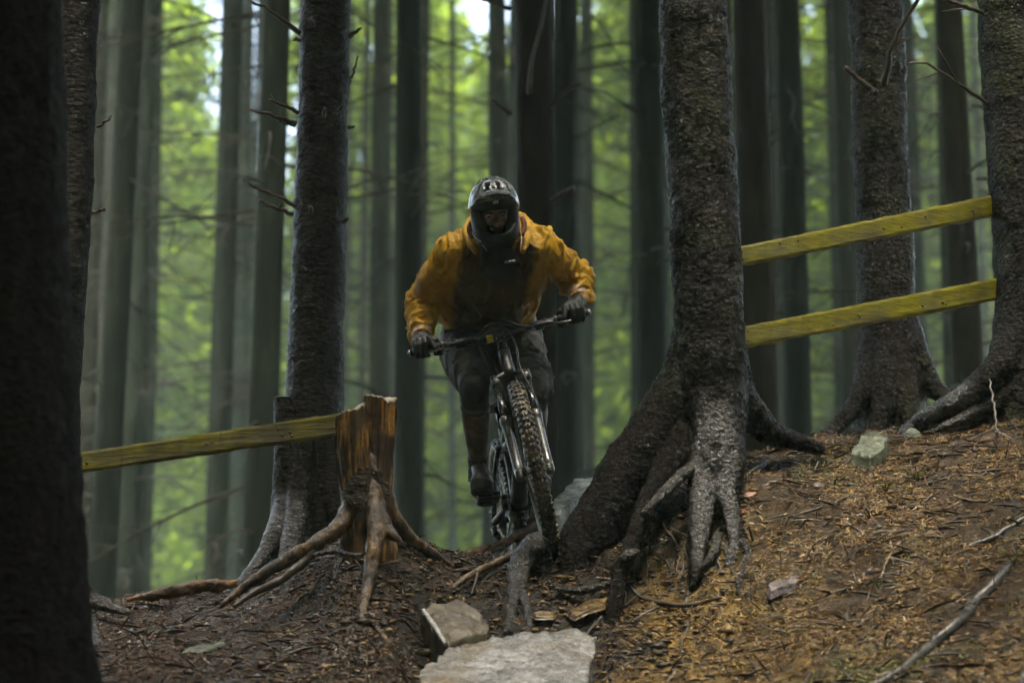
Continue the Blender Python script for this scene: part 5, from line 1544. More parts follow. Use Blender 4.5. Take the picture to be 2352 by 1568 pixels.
g = G()
up = A3(0, 0, 1)
hem = P(1118, 722, 10.80)
g.chain([neck + A3(0, 0.04, -0.01), chest, belly, hem], [0.125, 0.168, 0.160, 0.172], 24)
g.cap(P(1060, 650, 10.5), P(1060, 700, 10.70), 0.112, 0.112); g.cap(P(1202, 640, 10.48), P(1170, 700, 10.70), 0.105, 0.108)
g.cap(P(1062, 706, 10.70), P(1174, 700, 10.70), 0.120, 0.115)
for s, e, w_, o in ((shR, elR, wrR, -1), (shL, elL, wrL, 1)):
    g.cap(neck + (s - neck) * 0.4 + up * 0.0, s, 0.105, 0.092)
    g.cap(P(1143, 640, 10.44) + A3(0.09 * o, 0, 0), s, 0.12, 0.09)
    g.chain([s, s * 0.6 + e * 0.4, s * 0.2 + e * 0.8, e, e * 0.55 + w_ * 0.45, w_], [0.092, 0.087, 0.076, 0.072, 0.064, 0.046], 24)
V, N, F = fuse(g, 0.0055, 10)
limbs = [([neck, shR, elR, wrR], [(0.12, 0.10, 0.6), (0.62, 0.11, 1.0), (0.80, 0.14, 0.9)]),
         ([neck, shL, elL, wrL], [(0.12, 0.10, 0.6), (0.50, 0.11, 1.0), (0.70, 0.14, 0.9)]),
         ([neck, chest, belly, hem], [(0.55, 0.12, 0.3)])]
V = folds(V, N, limbs, 0.0135, 0.058)
hz_ = P(1120, 738, 10.55)[2] + 0.008 * noise(V / 0.06)
V[:, 2] = np.where((V[:, 2] < hz_) & (np.abs(V[:, 0] - hem[0]) < 0.225), hz_ - 0.15 * (hz_ - V[:, 2]), V[:, 2])
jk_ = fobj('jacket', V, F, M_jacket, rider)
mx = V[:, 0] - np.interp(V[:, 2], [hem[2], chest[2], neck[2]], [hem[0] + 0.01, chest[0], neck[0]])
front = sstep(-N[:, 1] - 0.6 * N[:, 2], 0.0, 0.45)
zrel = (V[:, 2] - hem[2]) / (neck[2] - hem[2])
mud_shade_v = np.exp(-(mx / 0.165) ** 6) * front * (1 - sstep(zrel, 0.80, 1.0)) * 1.25  # mask painting shade and splashes onto the jacket front
at = jk_.data.attributes.new('mud', 'FLOAT', 'POINT'); at.data.foreach_set('value', mud_shade_v.astype(np.float32))  # 'mud' attribute holds mud and painted shade
# cuffs
for e, w_, gp in ((elR, wrR, gripR), (elL, wrL, gripL)):
    d = w_ - e; d /= np.linalg.norm(d)
    c0 = w_ - d * 0.062; c1 = w_ + (gp - w_) * 0.30 + up * 0.006; 
    g = G(); g.tube([np.append(c0, 0.047), np.append(c0 * 0.6 + c1 * 0.4, 0.049), np.append(c0 * 0.2 + c1 * 0.8, 0.046), np.append(c1, 0.042), np.append(c1 - d * 0.004, 0.036)], seg=32, n=20, disp=lambda V, r: 0.004 * noise(V / (0.05, 0.05, 0.016)) + 0.003 * noise(V / 0.03))
    g.build('cuff', M_cuff, rider)
# hood lying round the neck, open at the front
hp = [P(1092, 580, 10.20), P(1078, 552, 10.24), P(1078, 522, 10.32), P(1100, 506, 10.42), P(1142, 502, 10.48), P(1186, 503, 10.42), P(1206, 515, 10.32), P(1210, 545, 10.24), P(1200, 578, 10.18)]
hr = [0.014, 0.022, 0.028, 0.038, 0.044, 0.038, 0.030, 0.024, 0.014]
p = catmull(np.array([np.append(a, b_) for a, b_ in zip(hp, hr)]), 60)
g = G().tube(p, seg=22, disp=lambda V, r: 0.006 * noise(V / 0.035) + 0.005 * noise(V / (0.02, 0.05, 0.05) + 3), flat=0.75); g.build('hood', M_jacket, rider)
for pts in ([P(1082, 512, 10.20), P(1078, 528, 10.18), P(1086, 545, 10.17)], [P(1200, 500, 10.20), P(1204, 520, 10.18), P(1198, 540, 10.16)]):
    g = G().tube([np.append(q, 0.012) for q in pts], seg=12, n=14, disp=lambda V, r: 0.003 * noise(V / 0.012)); g.build('hood_lining', M_lining, rider)
g = G().tube([np.append(P(1192, 520, 10.16), 0.002), np.append(P(1198, 545, 10.12), 0.0028), np.append(P(1195, 572, 10.10), 0.0028), np.append(P(1197, 580, 10.10), 0.0015)], seg=8, n=16); g.build('drawcord', M_cuff, rider)
# neck gaiter
g = G().chain([H(0, 0.0, -0.10), P(1146, 596, 10.24), P(1147, 606, 10.30)], [0.060, 0.074, 0.085]); V, N, F = fuse(g, 0.008, 4); V += N * (0.006 * noise(V / (0.08, 0.08, 0.02)))[:, None]
fobj('neck_gaiter', V, F, M_hpad, rider)

# shorts
g = G()
g.cap(hipR, hipL, 0.135, 0.135); g.cap(P(1078, 752, 10.80), P(1172, 750, 10.80), 0.125, 0.125); g.ball(hipC + A3(0, 0, 0.03), (0.17, 0.15, 0.12), 24, 16)
for h_, k_, e_ in ((hipR, knR, 0.72), (hipL, knL, 0.98)):
    m_ = h_ * (1 - e_) + k_ * e_
    g.chain([h_, h_ * 0.55 + k_ * 0.45, m_], [0.128, 0.110, 0.090], 24)
V, N, F = fuse(g, 0.0068, 8)
limbs = [([hipC, hipR, knR], [(0.15, 0.10, 0.7), (0.55, 0.09, 0.9)]), ([hipC, hipL, knL], [(0.15, 0.10, 0.7), (0.50, 0.14, 0.9)])]
V = folds(V, N, limbs, 0.0085, 0.055)
fobj('shorts', V, F, M_short, rider)
# knee pads
for k_, a_, h_ in ((knR, anR, hipR), (knL, anL, hipL)):
    dn_ = (a_ - k_) / np.linalg.norm(a_ - k_); upk = (h_ - k_) / np.linalg.norm(h_ - k_)
    g = G(); g.chain([k_ + upk * 0.07, k_, k_ + dn_ * 0.085], [0.066, 0.066, 0.062], 24)
    g.ball(k_ + A3(0, -0.030, -0.008), (0.054, 0.046, 0.064), 20, 14)
    V, N, F = fuse(g, 0.006, 4)
    ed = np.linalg.norm((V - (k_ + A3(0, -0.05, -0.01))) / (0.058, 0.2, 0.070), axis=1)
    V = V + N * (0.004 * (sstep(ed, 0.88, 0.96) - sstep(ed, 1.04, 1.16)) + 0.0025 * noise(V / 0.03))[:, None]
    fobj('knee_pad', V, F, M_pad, rider)
    e0 = k_ + dn_ * 0.092
    g = G().tube([np.append(e0 - dn_ * 0.008, 0.058), np.append(e0 - dn_ * 0.004, 0.064), np.append(e0 + dn_ * 0.010, 0.064), np.append(e0 + dn_ * 0.014, 0.057)], seg=28, n=10, disp=lambda V, r: 0.003 * noise(V / 0.02)); g.build('knee_pad_strap', M_short, rider)
# socks and shoes
for a_, f_, k_, yawf in ((anR, ftR, knR, -0.10), (anL, ftL, knL, 0.04)):
    d = (k_ - a_) / np.linalg.norm(k_ - a_)
    g = G().tube([np.append(a_ + d * 0.035, 0.046), np.append(a_ + d * 0.0, 0.044), np.append(a_ - d * 0.035, 0.046), np.append(a_ - d * 0.075, 0.048)], seg=28, n=34, disp=lambda V, r: 0.0018 * np.sin(V[:, 2] * 420 + 2 * noise(V / 0.08)) + 0.002 * noise(V / 0.02)); g.build('sock', M_sole, rider)
    fz = A3(0, math.sin(0.14), math.cos(0.14)); fwd_ = A3(math.sin(yawf), -math.cos(0.14) * math.cos(yawf), math.sin(0.14)); fwd_ /= np.linalg.norm(fwd_); fxx = np.cross(fwd_, fz)
    base = f_ + fz * 0.013
    T = lambda l, w_, u: base + fwd_ * l + fxx * w_ + fz * u
    g = G(); g.cap(T(-0.13, 0, 0.050), T(-0.02, 0, 0.058), 0.040, 0.044); g.cap(T(-0.02, 0, 0.052), T(0.085, 0.0, 0.044), 0.045, 0.047); g.cap(T(0.07, -0.012, 0.040), T(0.105, -0.006, 0.034), 0.043, 0.036); g.cap(T(-0.08, 0, 0.05), a_ + d * -0.02, 0.043, 0.045)
    g.cap(T(0.06, 0.016, 0.036), T(0.095, 0.014, 0.032), 0.040, 0.034)
    g.ball(T(0.092, 0, 0.040), (0.050, 0.040, 0.036), 20, 12)
    V, N, F = fuse(g, 0.005, 12)
    k = (V - base) @ fz; V = V + np.outer(np.maximum(0.022 - k, 0), fz) + N * (0.0018 * noise(V / 0.02))[:, None]
    sh = fobj('shoe', V, F, M_shoe, rider)
    out = [(-0.165, 0), (-0.155, 0.028), (-0.10, 0.036), (-0.02, 0.038), (0.06, 0.050), (0.11, 0.044), (0.138, 0.020), (0.142, 0), (0.138, -0.022), (0.11, -0.048), (0.06, -0.052), (-0.02, -0.040), (-0.10, -0.036), (-0.155, -0.028)]
    n = len(out); Vs = [T(l, w_, 0.0) for l, w_ in out] + [T(l, w_, 0.030 + 0.012 * sstep(np.array(l), 0.06, 0.14)) for l, w_ in out]
    g = G().add(Vs, [list(range(n))[::-1], list(range(n, 2 * n))] + [(i, (i + 1) % n, n + (i + 1) % n, n + i) for i in range(n)])
    for q in range(7): g.box(T(-0.13 + 0.04 * q, 0, -0.003), fwd_ * 0.012, fxx * 0.034, fz * 0.004)
    o = link('sole', g.mesh('sole', rider.location, False), M_sole, sh)
    g = G()
    for q in range(4):
        l = 0.045 - 0.030 * q
        g.tube([np.append(T(l, -0.030, 0.082 - 0.02 + 0.006 * q), 0.0028), np.append(T(l + 0.004, 0, 0.098 - 0.004 + 0.006 * q), 0.003), np.append(T(l, 0.030, 0.082 - 0.02 + 0.006 * q), 0.0028)], seg=6, n=10)
    g.tube([np.append(T(-0.02, -0.02, 0.105), 0.0025), np.append(T(0.0, -0.05, 0.10), 0.0025), np.append(T(0.012, -0.056, 0.075), 0.0025), np.append(T(-0.01, -0.04, 0.09), 0.002)], seg=6, n=16)
    link('laces', g.mesh('laces', rider.location), M_shoe, sh)

# gloves: palm, four fingers curled round the grip, thumb beneath
def glove(sd, wr):
    bx = eL_s = (bar(sd * 0.37) - bar(sd * 0.28)); bx = bx / np.linalg.norm(bx)          # outwards along the bar
    fw = Sd(e1); fw = fw - bx * (fw @ bx); fw /= np.linalg.norm(fw)
    uw = np.cross(fw, bx) if sd < 0 else np.cross(bx, fw)
    uw = uw if uw[2] > 0 else -uw
    def W(l, ang, r_):
        """Place round the bar: l along it from the bar centre, angle from forward (0) up to the back, radius."""
        return bar(sd * l) + (fw * math.cos(ang) + uw * math.sin(ang)) * r_
    gp = G(); fg = []
    lens = (0.92, 1.0, 0.95, 0.80)
    knuckles = []
    for k, l in enumerate((0.301, 0.324, 0.347, 0.368)):
        rr = 0.0125 if k < 3 else 0.0108
        if k == 0:                                       # the first finger reaches for the brake lever
            ch = [W(l, 1.15, 0.044), W(l - 0.008, 0.45, 0.052), W(l - 0.020, -0.25, 0.055), W(l - 0.030, -0.75, 0.046)]
        else:
            ch = [W(l, 1.15, 0.044), W(l, 0.40, 0.043), W(l, -0.45, 0.0345), W(l, -1.25 * lens[k], 0.031), W(l, -2.0 * lens[k], 0.029)]
        knuckles.append(ch[0])
        q = G().chain(ch, [rr * 1.12, rr * 1.08, rr, rr * 0.95, rr * 0.85][:len(ch)], 14); fg.append((q, ch))
    th = [W(0.282, 2.2, 0.034), W(0.268, 3.3, 0.034), W(0.272, 4.3, 0.031), W(0.290, 4.9, 0.030)]
    fg.append((G().chain(th, [0.0165, 0.0145, 0.0125, 0.011], 14), th))
    for kk in knuckles: gp.cap(wr * 0.72 + kk * 0.28, kk, 0.0255, 0.0155)
    gp.cap(W(0.309, 1.9, 0.030), W(0.361, 1.9, 0.030), 0.017, 0.016)
    gp.cap(wr, wr * 0.55 + (knuckles[1] + knuckles[2]) * 0.225, 0.030, 0.030)
    gp.cap(W(0.282, 2.0, 0.034), wr * 0.6 + W(0.29, 2.0, 0.03) * 0.4, 0.017, 0.024)
    for q, ch in fg: gp.V += q.V; gp.F += [[i + gp.n for i in f] for f in q.F]; gp.n += q.n
    V, N, F = fuse(gp, 0.0036, 2)
    V = V + N * (0.0009 * noise(V / 0.008))[:, None]
    o = fobj('glove', V, F, M_glove, rider)
    g = G()
    for r_ in range(3):                                  # rubber ribs across the back of the hand
        s = 0.30 + 0.24 * r_
        pts = [kk * (1 - s) + (wr * 0.5 + kk * 0.5) * s + uw * 0.0145 + fw * 0.006 for kk in knuckles]
        g.tube([np.append(q, 0.0024) for q in pts], seg=6, n=16)
    for kk, (q, ch) in zip(knuckles, fg):
        for s in (0.45, 0.68, 0.9):
            c_ = ch[0] * (1 - s) + ch[1] * s
            nrm = c_ - bar(sd * 0.325); nrm = nrm - bx * (nrm @ bx); nrm /= np.linalg.norm(nrm)
            g.tube([c_ - bx * 0.008 + nrm * 0.0125, c_ + nrm * 0.0145, c_ + bx * 0.008 + nrm * 0.0125], r=0.0019, seg=6)
    link('knuckle_ribs', g.mesh('knuckle_ribs', rider.location), M_glovegrey, o)
glove(-1, wrR + (gripR - wrR) * 0.12)
glove(1, wrL + (gripL - wrL) * 0.12)

# helmet with visor and chin bar
def shell_pt(th, ph, k=1.0):
    """th: angle from the crown forward (front positive), ph: sideways."""
    d = A3(math.sin(ph), math.sin(th) * math.cos(ph), math.cos(th) * math.cos(ph))
    return H(0.110 * k * d[0], 0.138 * k * d[1] - 0.012, 0.138 * k * d[2] + 0.022)
nt_, np_ = 84, 72
ths = np.linspace(-2.15, 1.16, nt_); phs = np.linspace(-1.50, 1.50, np_)
Vh = np.array([shell_pt(t_, p_) for t_ in ths for p_ in phs])
vents = [  # centre th, centre ph, half th, half ph, skew
 (0.62, -0.24, 0.20, 0.115, -0.25), (0.62, 0.24, 0.20, 0.115, 0.25),
 (0.56, -0.60, 0.19, 0.10, -0.5), (0.56, 0.60, 0.19, 0.10, 0.5),
 (0.70, 0.0, 0.05, 0.05, 0), (0.10, -0.22, 0.16, 0.07, -0.1), (0.10, 0.22, 0.16, 0.07, 0.1), (0.10, -0.55, 0.16, 0.08, -0.2), (0.10, 0.55, 0.16, 0.08, 0.2),
 (-0.5, -0.22, 0.2, 0.08, 0), (-0.5, 0.22, 0.2, 0.08, 0), (-0.5, 0.6, 0.2, 0.09, 0), (-0.5, -0.6, 0.2, 0.09, 0)]
Fh = []
rel = np.zeros((nt_, np_))
for i in range(nt_):
    for j in range(np_):
        for ct, cp, ht_, hp_, sk in vents:
            a = (ths[i] - ct) / ht_; b_ = (phs[j] - cp - sk * (ths[i] - ct)) / hp_
            m_ = max(abs(a), abs(b_))
            pass
        # raised ridges between the vents
        rel[i, j] += 0.004 * max(0, 1 - abs(abs(phs[j]) - 0.42 - 0.1 * (0.6 - ths[i])) / 0.05) * (ths[i] > -0.6)
for i in range(nt_ - 1):
    for j in range(np_ - 1):
        tc, pc_ = (ths[i] + ths[i + 1]) / 2, (phs[j] + phs[j + 1]) / 2
        if any(max(abs(tc - ct) / ht_, abs(pc_ - cp - sk * (tc - ct)) / hp_) < 1 for ct, cp, ht_, hp_, sk in vents): continue
        if tc > 0.92 and abs(pc_) > 1.05: pass
        Fh.append((i * np_ + j, i * np_ + j + 1, (i + 1) * np_ + j + 1, (i + 1) * np_ + j))
nn = (Vh - hc) / np.linalg.norm(Vh - hc, axis=1)[:, None]
Vh = Vh + nn * rel.reshape(-1, 1)
g = G().add(Vh, Fh); helmet = g.build('helmet', M_helmet, rider)
sm_ = helmet.modifiers.new('thick', 'SOLIDIFY'); sm_.thickness = 0.016; sm_.offset = -1
# padding inside
Vp = np.array([shell_pt(t_, p_, 0.86) for t_ in np.linspace(-2.0, 0.98, 30) for p_ in np.linspace(-1.45, 1.45, 26)])
g = G().add(Vp, [(i * 26 + j, i * 26 + j + 1, (i + 1) * 26 + j + 1, (i + 1) * 26 + j) for i in range(29) for j in range(25)])
link('helmet_padding', g.mesh('helmet_padding', rider.location), M_hpad, helmet)
# side shells coming down past the ears to the chin bar
cb = G()
prof_n = 40
pts = []
for k in range(prof_n):
    a = -1.0 + 2.0 * k / (prof_n - 1)                          # -1 .. 1 round the face
    s = abs(a); sg = 1 if a >= 0 else -1
    x = sg * 0.112 * math.sin(min(s, 1) * 1.57) ** 0.8
    f_ = 0.150 - 0.170 * s ** 2.1
    u = -0.113 + 0.070 * s ** 1.7
    h_ = 0.028 + 0.040 * s ** 2
    pts.append((x, f_, u, h_))
Vc = []
for x, f_, u, h_ in pts:
    out = A3(x / 0.11, f_ / 0.15, 0); out /= np.linalg.norm(out)
    for o_, uu in ((0.0, 1.0), (0.007, 0.6), (0.009, -0.2), (0.004, -1.0), (-0.014, -1.0), (-0.016, 0.0), (-0.012, 1.0)):
        Vc.append(H(x + out[0] * o_, f_ + out[1] * o_, u + h_ * uu))
m_ = 7
Fc = [(k * m_ + j, k * m_ + (j + 1) % m_, (k + 1) * m_ + (j + 1) % m_, (k + 1) * m_ + j) for k in range(prof_n - 1) for j in range(m_)]
g = G().add(Vc, Fc); link('chin_bar', g.mesh('chin_bar', rider.location), M_chin, helmet)
for s in (-1, 1):                                              # cheek pads
    g = G(); g.tube([np.append(H(0.088 * s, 0.050, 0.062), 0.016), np.append(H(0.084 * s, 0.066, 0.0), 0.021), np.append(H(0.078 * s, 0.070, -0.050), 0.025), np.append(H(0.060 * s, 0.078, -0.095), 0.024)], seg=16, n=16); link('cheek_pad', g.mesh('cheek_pad', rider.location), M_hpad, helmet)
    g = G(); g.tube([np.append(H(0.060 * s + 0.052 * s * q, 0.118 - 0.10 * q, -0.166 + 0.075 * q), 0.0026) for q in np.linspace(0, 1, 12)], seg=6)
    link('chin_strap', g.mesh('chin_strap', rider.location), M_grey if s < 0 else M_hpad, helmet)
    g = G(); q = H(0.112 * s, 0.028, 0.030); g.ball(q, (0.006, 0.014, 0.014), 14, 8, HM); link('visor_screw', g.mesh('visor_screw', rider.location), M_alloy, helmet)
# print along the chin bar, light dashes
g = G()
for k in range(9):
    q = -0.88 + 0.055 * k; i = int((q + 1) / 2 * (prof_n - 1)); x, f_, u, h_ = pts[i]; x2, f2_, u2, h2_ = pts[i + 1]
    out = A3(x / 0.11, f_ / 0.15, 0); out /= np.linalg.norm(out)
    c_ = H(x + out[0] * 0.0092, f_ + out[1] * 0.0092, u - h_ * 0.55); d = H(x2, f2_, u2 - h2_ * 0.55) - H(x, f_, u - h_ * 0.55); d /= np.linalg.norm(d)
    g.box(c_, d * (0.004 + 0.002 * (k % 3)), np.cross(d, hx * out[0] + hf * out[1]) * 0.0028, (hx * out[0] + hf * out[1]) * 0.0006)
link('chin_bar_print', g.mesh('chin_bar_print', rider.location, False), M_grey, helmet)
# visor
Vv = []
nv, mv = 22, 34
for i in range(nv):
    s = i / (nv - 1)
    for j in range(mv):
        a = -1 + 2 * j / (mv - 1)
        w_ = 0.112 - 0.010 * s
        edge = 0.030 * s * (1 - 0.75 * a * a)
        x = w_ * math.sin(a * 1.35) / math.sin(1.35)
        f_ = 0.122 * math.cos(a * 1.25) + 0.078 * s * (1 - 0.55 * a * a) - 0.005
        u = 0.100 - 0.062 * abs(a) ** 2.2 + 0.040 * s - 0.014 * s * s + 0.004 * math.exp(-(a / 0.16) ** 2) + 0.003 * math.exp(-((abs(a) - 0.55) / 0.08) ** 2)
        Vv.append(H(x, f_, u))
g = G().add(Vv, [(i * mv + j, (i + 1) * mv + j, (i + 1) * mv + j + 1, i * mv + j + 1) for i in range(nv - 1) for j in range(mv - 1)])
o = link('visor', g.mesh('visor', rider.location), M_helmet, helmet); sm_ = o.modifiers.new('thick', 'SOLIDIFY'); sm_.thickness = 0.004; sm_.offset = 0
# brow pad with the cream tag hanging under the visor
g = G(); g.tube([np.append(H(0.098 * math.sin(a), 0.104 * math.cos(a) + 0.004, 0.066 - 0.012 * abs(a)), 0.019) for a in np.linspace(-1.3, 1.3, 24)], seg=12, flat=1.5); link('brow_pad', g.mesh('brow_pad', rider.location), M_hpad, helmet)
tc_ = H(0.004, 0.134, 0.074); tx = hx * math.cos(0.10) + hu * math.sin(0.10); tu = np.cross(hf, tx) * -1.0; tu = tu if tu[2] > 0 else -tu
g = G(); g.box(tc_, tx * 0.0115, hf * 0.0008, tu * 0.0062); o = link('tag', g.mesh('tag', rider.location, False), M_tag, helmet)
g = G()
for k, (w1, h1) in enumerate(((0.0, 0.4), (0.22, 0.7), (0.40, 0.45), (0.58, 0.75), (0.76, 0.5))):
    c_ = tc_ + hf * 0.0011 + tx * (-0.0085 + 0.0185 * w1) + tu * (-0.0012)
    g.tube([np.append(c_ - tu * 0.0022 * h1, 0.0006), np.append(c_ + tx * 0.0012 + tu * 0.0042 * h1, 0.0006), np.append(c_ + tx * 0.0026 - tu * 0.0018 * h1, 0.0006)], seg=5, n=7)
link('tag_writing', g.mesh('tag_writing', rider.location), M_ink, helmet)
# small steel bar added where a glint shows at the collar
g = G(); q = P(1172, 596, 10.02) + A3(0, 0.04, 0); g.box(q, A3(0.024, 0, 0.003), A3(0, 0.006, 0), A3(0, 0, 0.005), 0.4); g.build('collar_glint', M_steel, rider)
# ------------------------------------------------------------------ stones, logs, roots, twigs, needles
M_slate = None
t = NT('wet_grey_stone')
v = t.coord((1, 2.6, 1.4)); w_ = t.coord()
a = t.noise(v, 7, 8, 0.68, 0.6); b_ = t.noise(w_, 38, 7, 0.7); k_ = t.noise(w_, 3.2, 4)
c = t.ramp(t.math('ADD', t.math('MULTIPLY', a, 0.55), t.math('MULTIPLY', b_, 0.45)), [(0.35, (0.034, 0.034, 0.033)), (0.48, (0.185, 0.184, 0.180)), (0.63, (0.42, 0.42, 0.415))])
c = t.mix(t.map(k_, 0.48, 0.64, 0, 0.7), c, (0.17, 0.125, 0.060))
c = t.mix(t.map(t.vor(t.coord((1, 3, 1)), 12, 'DISTANCE_TO_EDGE'), 0.0, 0.025, 0.55, 0), c, (0.03, 0.026, 0.020))
t.set(Base_Color=c, Roughness=t.map(t.noise(w_, 14, 4), 0.35, 0.65, 0.08, 0.32), Normal=t.bump(t.math('ADD', a, b_), 0.8, 0.010)); M_slate = t.m
M_brownstone = noisy('brown_sandstone', [(0.32, (0.028, 0.022, 0.014)), (0.5, (0.085, 0.070, 0.045)), (0.68, (0.17, 0.15, 0.11))], 12, rough=(0.4, 0.7), bump=(45, 0.6, 0.008))
M_ochre = noisy('ochre_stone', [(0.34, (0.04, 0.023, 0.007)), (0.55, (0.13, 0.080, 0.020)), (0.7, (0.24, 0.165, 0.05))], 16, rough=(0.2, 0.5), bump=(50, 0.5, 0.006))
M_green = noisy('lichen_stone', [(0.34, (0.028, 0.034, 0.022)), (0.55, (0.085, 0.100, 0.060)), (0.7, (0.18, 0.20, 0.14))], 18, rough=(0.35, 0.65), bump=(50, 0.6, 0.006))
M_teal = noisy('pale_lichen_wood', [(0.34, (0.030, 0.038, 0.038)), (0.5, (0.16, 0.20, 0.20)), (0.66, (0.38, 0.44, 0.42))], 16, (1, 1, 0.5), rough=(0.3, 0.6), bump=(50, 0.7, 0.008))
M_mauve = noisy('mauve_grey_stone', [(0.34, (0.06, 0.05, 0.05)), (0.6, (0.21, 0.18, 0.18)), (0.75, (0.33, 0.29, 0.29))], 16, rough=(0.2, 0.5), bump=(50, 0.5, 0.006))
M_pink = noisy('pink_stone', [(0.34, (0.25, 0.14, 0.11)), (0.6, (0.50, 0.32, 0.26)), (0.75, (0.60, 0.42, 0.36))], 20, rough=(0.3, 0.6), bump=(60, 0.4, 0.004))
M_log = noisy('rotting_log', [(0.32, (0.020, 0.013, 0.008)), (0.5, (0.10, 0.052, 0.020)), (0.68, (0.24, 0.115, 0.035))], 10, (1, 1, 1), rough=(0.4, 0.8), bump=(40, 0.8, 0.01))

def rock(name, poly, depth, mat, label, seed, cat='rock', group=None, rough_=0.008, step=None, n=26):
    """poly: outline of the top face as (px, py, Y) points in order; the stone goes depth metres down into the ground."""
    T = np.array([P(*q) for q in poly]) + np.array((0, 0, 0.0 if depth > 0.1 else 0.010)); c0 = T.mean(0)
    A = np.linspace(0, 1, n * 4, endpoint=False) * len(T)
    i = A.astype(int); f = (A - i)[:, None]
    ring = T[i] * (1 - f) + T[(i + 1) % len(T)] * f
    m = len(ring)
    rn = np.random.default_rng(seed)
    nrm = np.cross(T[1] - T[0], T[2] - T[0]); nrm /= np.linalg.norm(nrm); nrm = nrm if nrm[2] > 0 else -nrm
    V = [c0 + 0 * nrm]; rows = []
    for s in np.linspace(0.08, 1.0, 22):
        p = c0 + (ring - c0) * s
        h = rough_ * fbm(p * 9 + seed, 4) * 1.4 + rough_ * 0.5 * fbm(p * 40, 3)
        if step is not None:
            pos, dr, hh = step
            h = h - hh * sstep((p - c0) @ np.array(dr) - pos + 0.015 * noise(p * 14), 0, 0.012)
        rows.append(p + nrm * h[:, None])
    edge = rows[-1] + (rows[-1] - c0) * 0.0
    wob = 0.010 * noise(ring * 12 + seed)[:, None] + 0.005 * noise(ring * 40)[:, None]
    d = (ring - c0); d /= np.linalg.norm(d, axis=1)[:, None]
    rows[-1] = rows[-1] + d * wob - nrm * 0.004
    for q in np.linspace(0.06, 1, 9):
        lay = 0.006 * noise(np.stack([q * 14 + np.zeros(m), ring[:, 0] * 3, ring[:, 1] * 3], 1))[:, None]
        rows.append(ring + d * (wob + lay + 0.012 * q) - np.array((0, 0, 1)) * depth * q)
    V = np.vstack([V] + rows); F = []
    for j in range(m): F.append((0, 1 + j, 1 + (j + 1) % m))
    for r_ in range(len(rows) - 1):
        for j in range(m):
            F.append((1 + r_ * m + j, 1 + (r_ + 1) * m + j, 1 + (r_ + 1) * m + (j + 1) % m, 1 + r_ * m + (j + 1) % m))
    o = G().add(V, F).build(name, mat, None)
    return tag(o, label, cat, group)

rock('stone_slab', [(1058, 1472, 9.02), (1120, 1462, 9.08), (1210, 1448, 9.15), (1325, 1440, 9.18), (1368, 1458, 9.10), (1364, 1500, 8.92), (1345, 1575, 8.55), (1338, 1650, 8.25), (945, 1665, 8.22), (962, 1590, 8.50), (968, 1535, 8.72), (1010, 1505, 8.88)], 0.30, M_slate, 'big flat wet grey slab at the foot of the root step', 3, 'stone slab', rough_=0.019, step=(0.33, (0.35, -0.93, 0.0), 0.022))
rock('boulder', [(968, 1402, 9.32), (1010, 1380, 9.42), (1062, 1376, 9.46), (1100, 1402, 9.38), (1122, 1432, 9.28), (1112, 1448, 9.2), (1070, 1462, 9.12), (1030, 1480, 9.02), (1020, 1462, 9.06), (992, 1428, 9.2)], 0.22, M_brownstone, 'blocky brown boulder with a pale worn edge beside the grey slab', 5, 'boulder', rough_=0.012)
g = G().tube([np.append(P(972, 1400, 9.30), 0.007), np.append(P(990, 1426, 9.17), 0.010), np.append(P(1006, 1450, 9.07), 0.010), np.append(P(1022, 1478, 8.99), 0.007)], seg=10, n=30, disp=lambda V, r: 0.004 * noise(V / 0.012))
g.build('worn_edge', noisy('pale_worn_stone', [(0.3, (0.30, 0.29, 0.28)), (0.7, (0.52, 0.51, 0.50))], 30, rough=(0.15, 0.4), bump=(70, 0.5, 0.005)), bpy.data.objects['boulder'])
rock('ochre_stone', [(1308, 1408, 9.30), (1345, 1386, 9.38), (1400, 1378, 9.40), (1402, 1388, 9.34), (1352, 1404, 9.26), (1322, 1420, 9.22)], 0.018, M_ochre, 'thin wet ochre flagstone wedged under the black root', 7)
rock('ochre_stone', [(1226, 1412, 9.30), (1252, 1404, 9.34), (1278, 1408, 9.32), (1270, 1420, 9.25), (1232, 1420, 9.25)], 0.012, M_ochre, 'small tan stone lying between the forked dark root and the black root', 8)
rock('lichen_rock', [(1955, 1042, 10.05), (1985, 1000, 10.25), (2010, 990, 10.3), (2038, 1008, 10.2), (2030, 1030, 10.1), (2000, 1052, 9.98)], 0.07, M_green, 'greenish lichen covered rock on the needle bank below the scaly tree', 9, 'rock')
rock('pebble', [(2082, 995, 9.9), (2098, 990, 9.95), (2112, 994, 9.9), (2100, 999, 9.86)], 0.02, M_green, 'small flat pale pebble by the tip of the bare grey root', 10, 'pebble')
rock('mauve_stone', [(1765, 1348, 9.05), (1800, 1335, 9.1), (1838, 1318, 9.15), (1830, 1345, 9.05), (1795, 1352, 9.0), (1772, 1362, 8.98)], 0.03, M_mauve, 'flat mauve grey stone lying on the bank below the flared tree', 11)
rock('mauve_stone', [(1912, 1420, 8.85), (1950, 1402, 8.9), (1975, 1412, 8.86), (1940, 1430, 8.8)], 0.03, M_mauve, 'half buried grey stone in the clay above the fallen dark branch', 12)
rock('pink_stone', [(2080, 1310, 9.0), (2098, 1303, 9.03), (2115, 1308, 9.0), (2112, 1320, 8.96), (2088, 1324, 8.95)], 0.025, M_pink, 'small pale pink stone on the needle covered bank', 13)
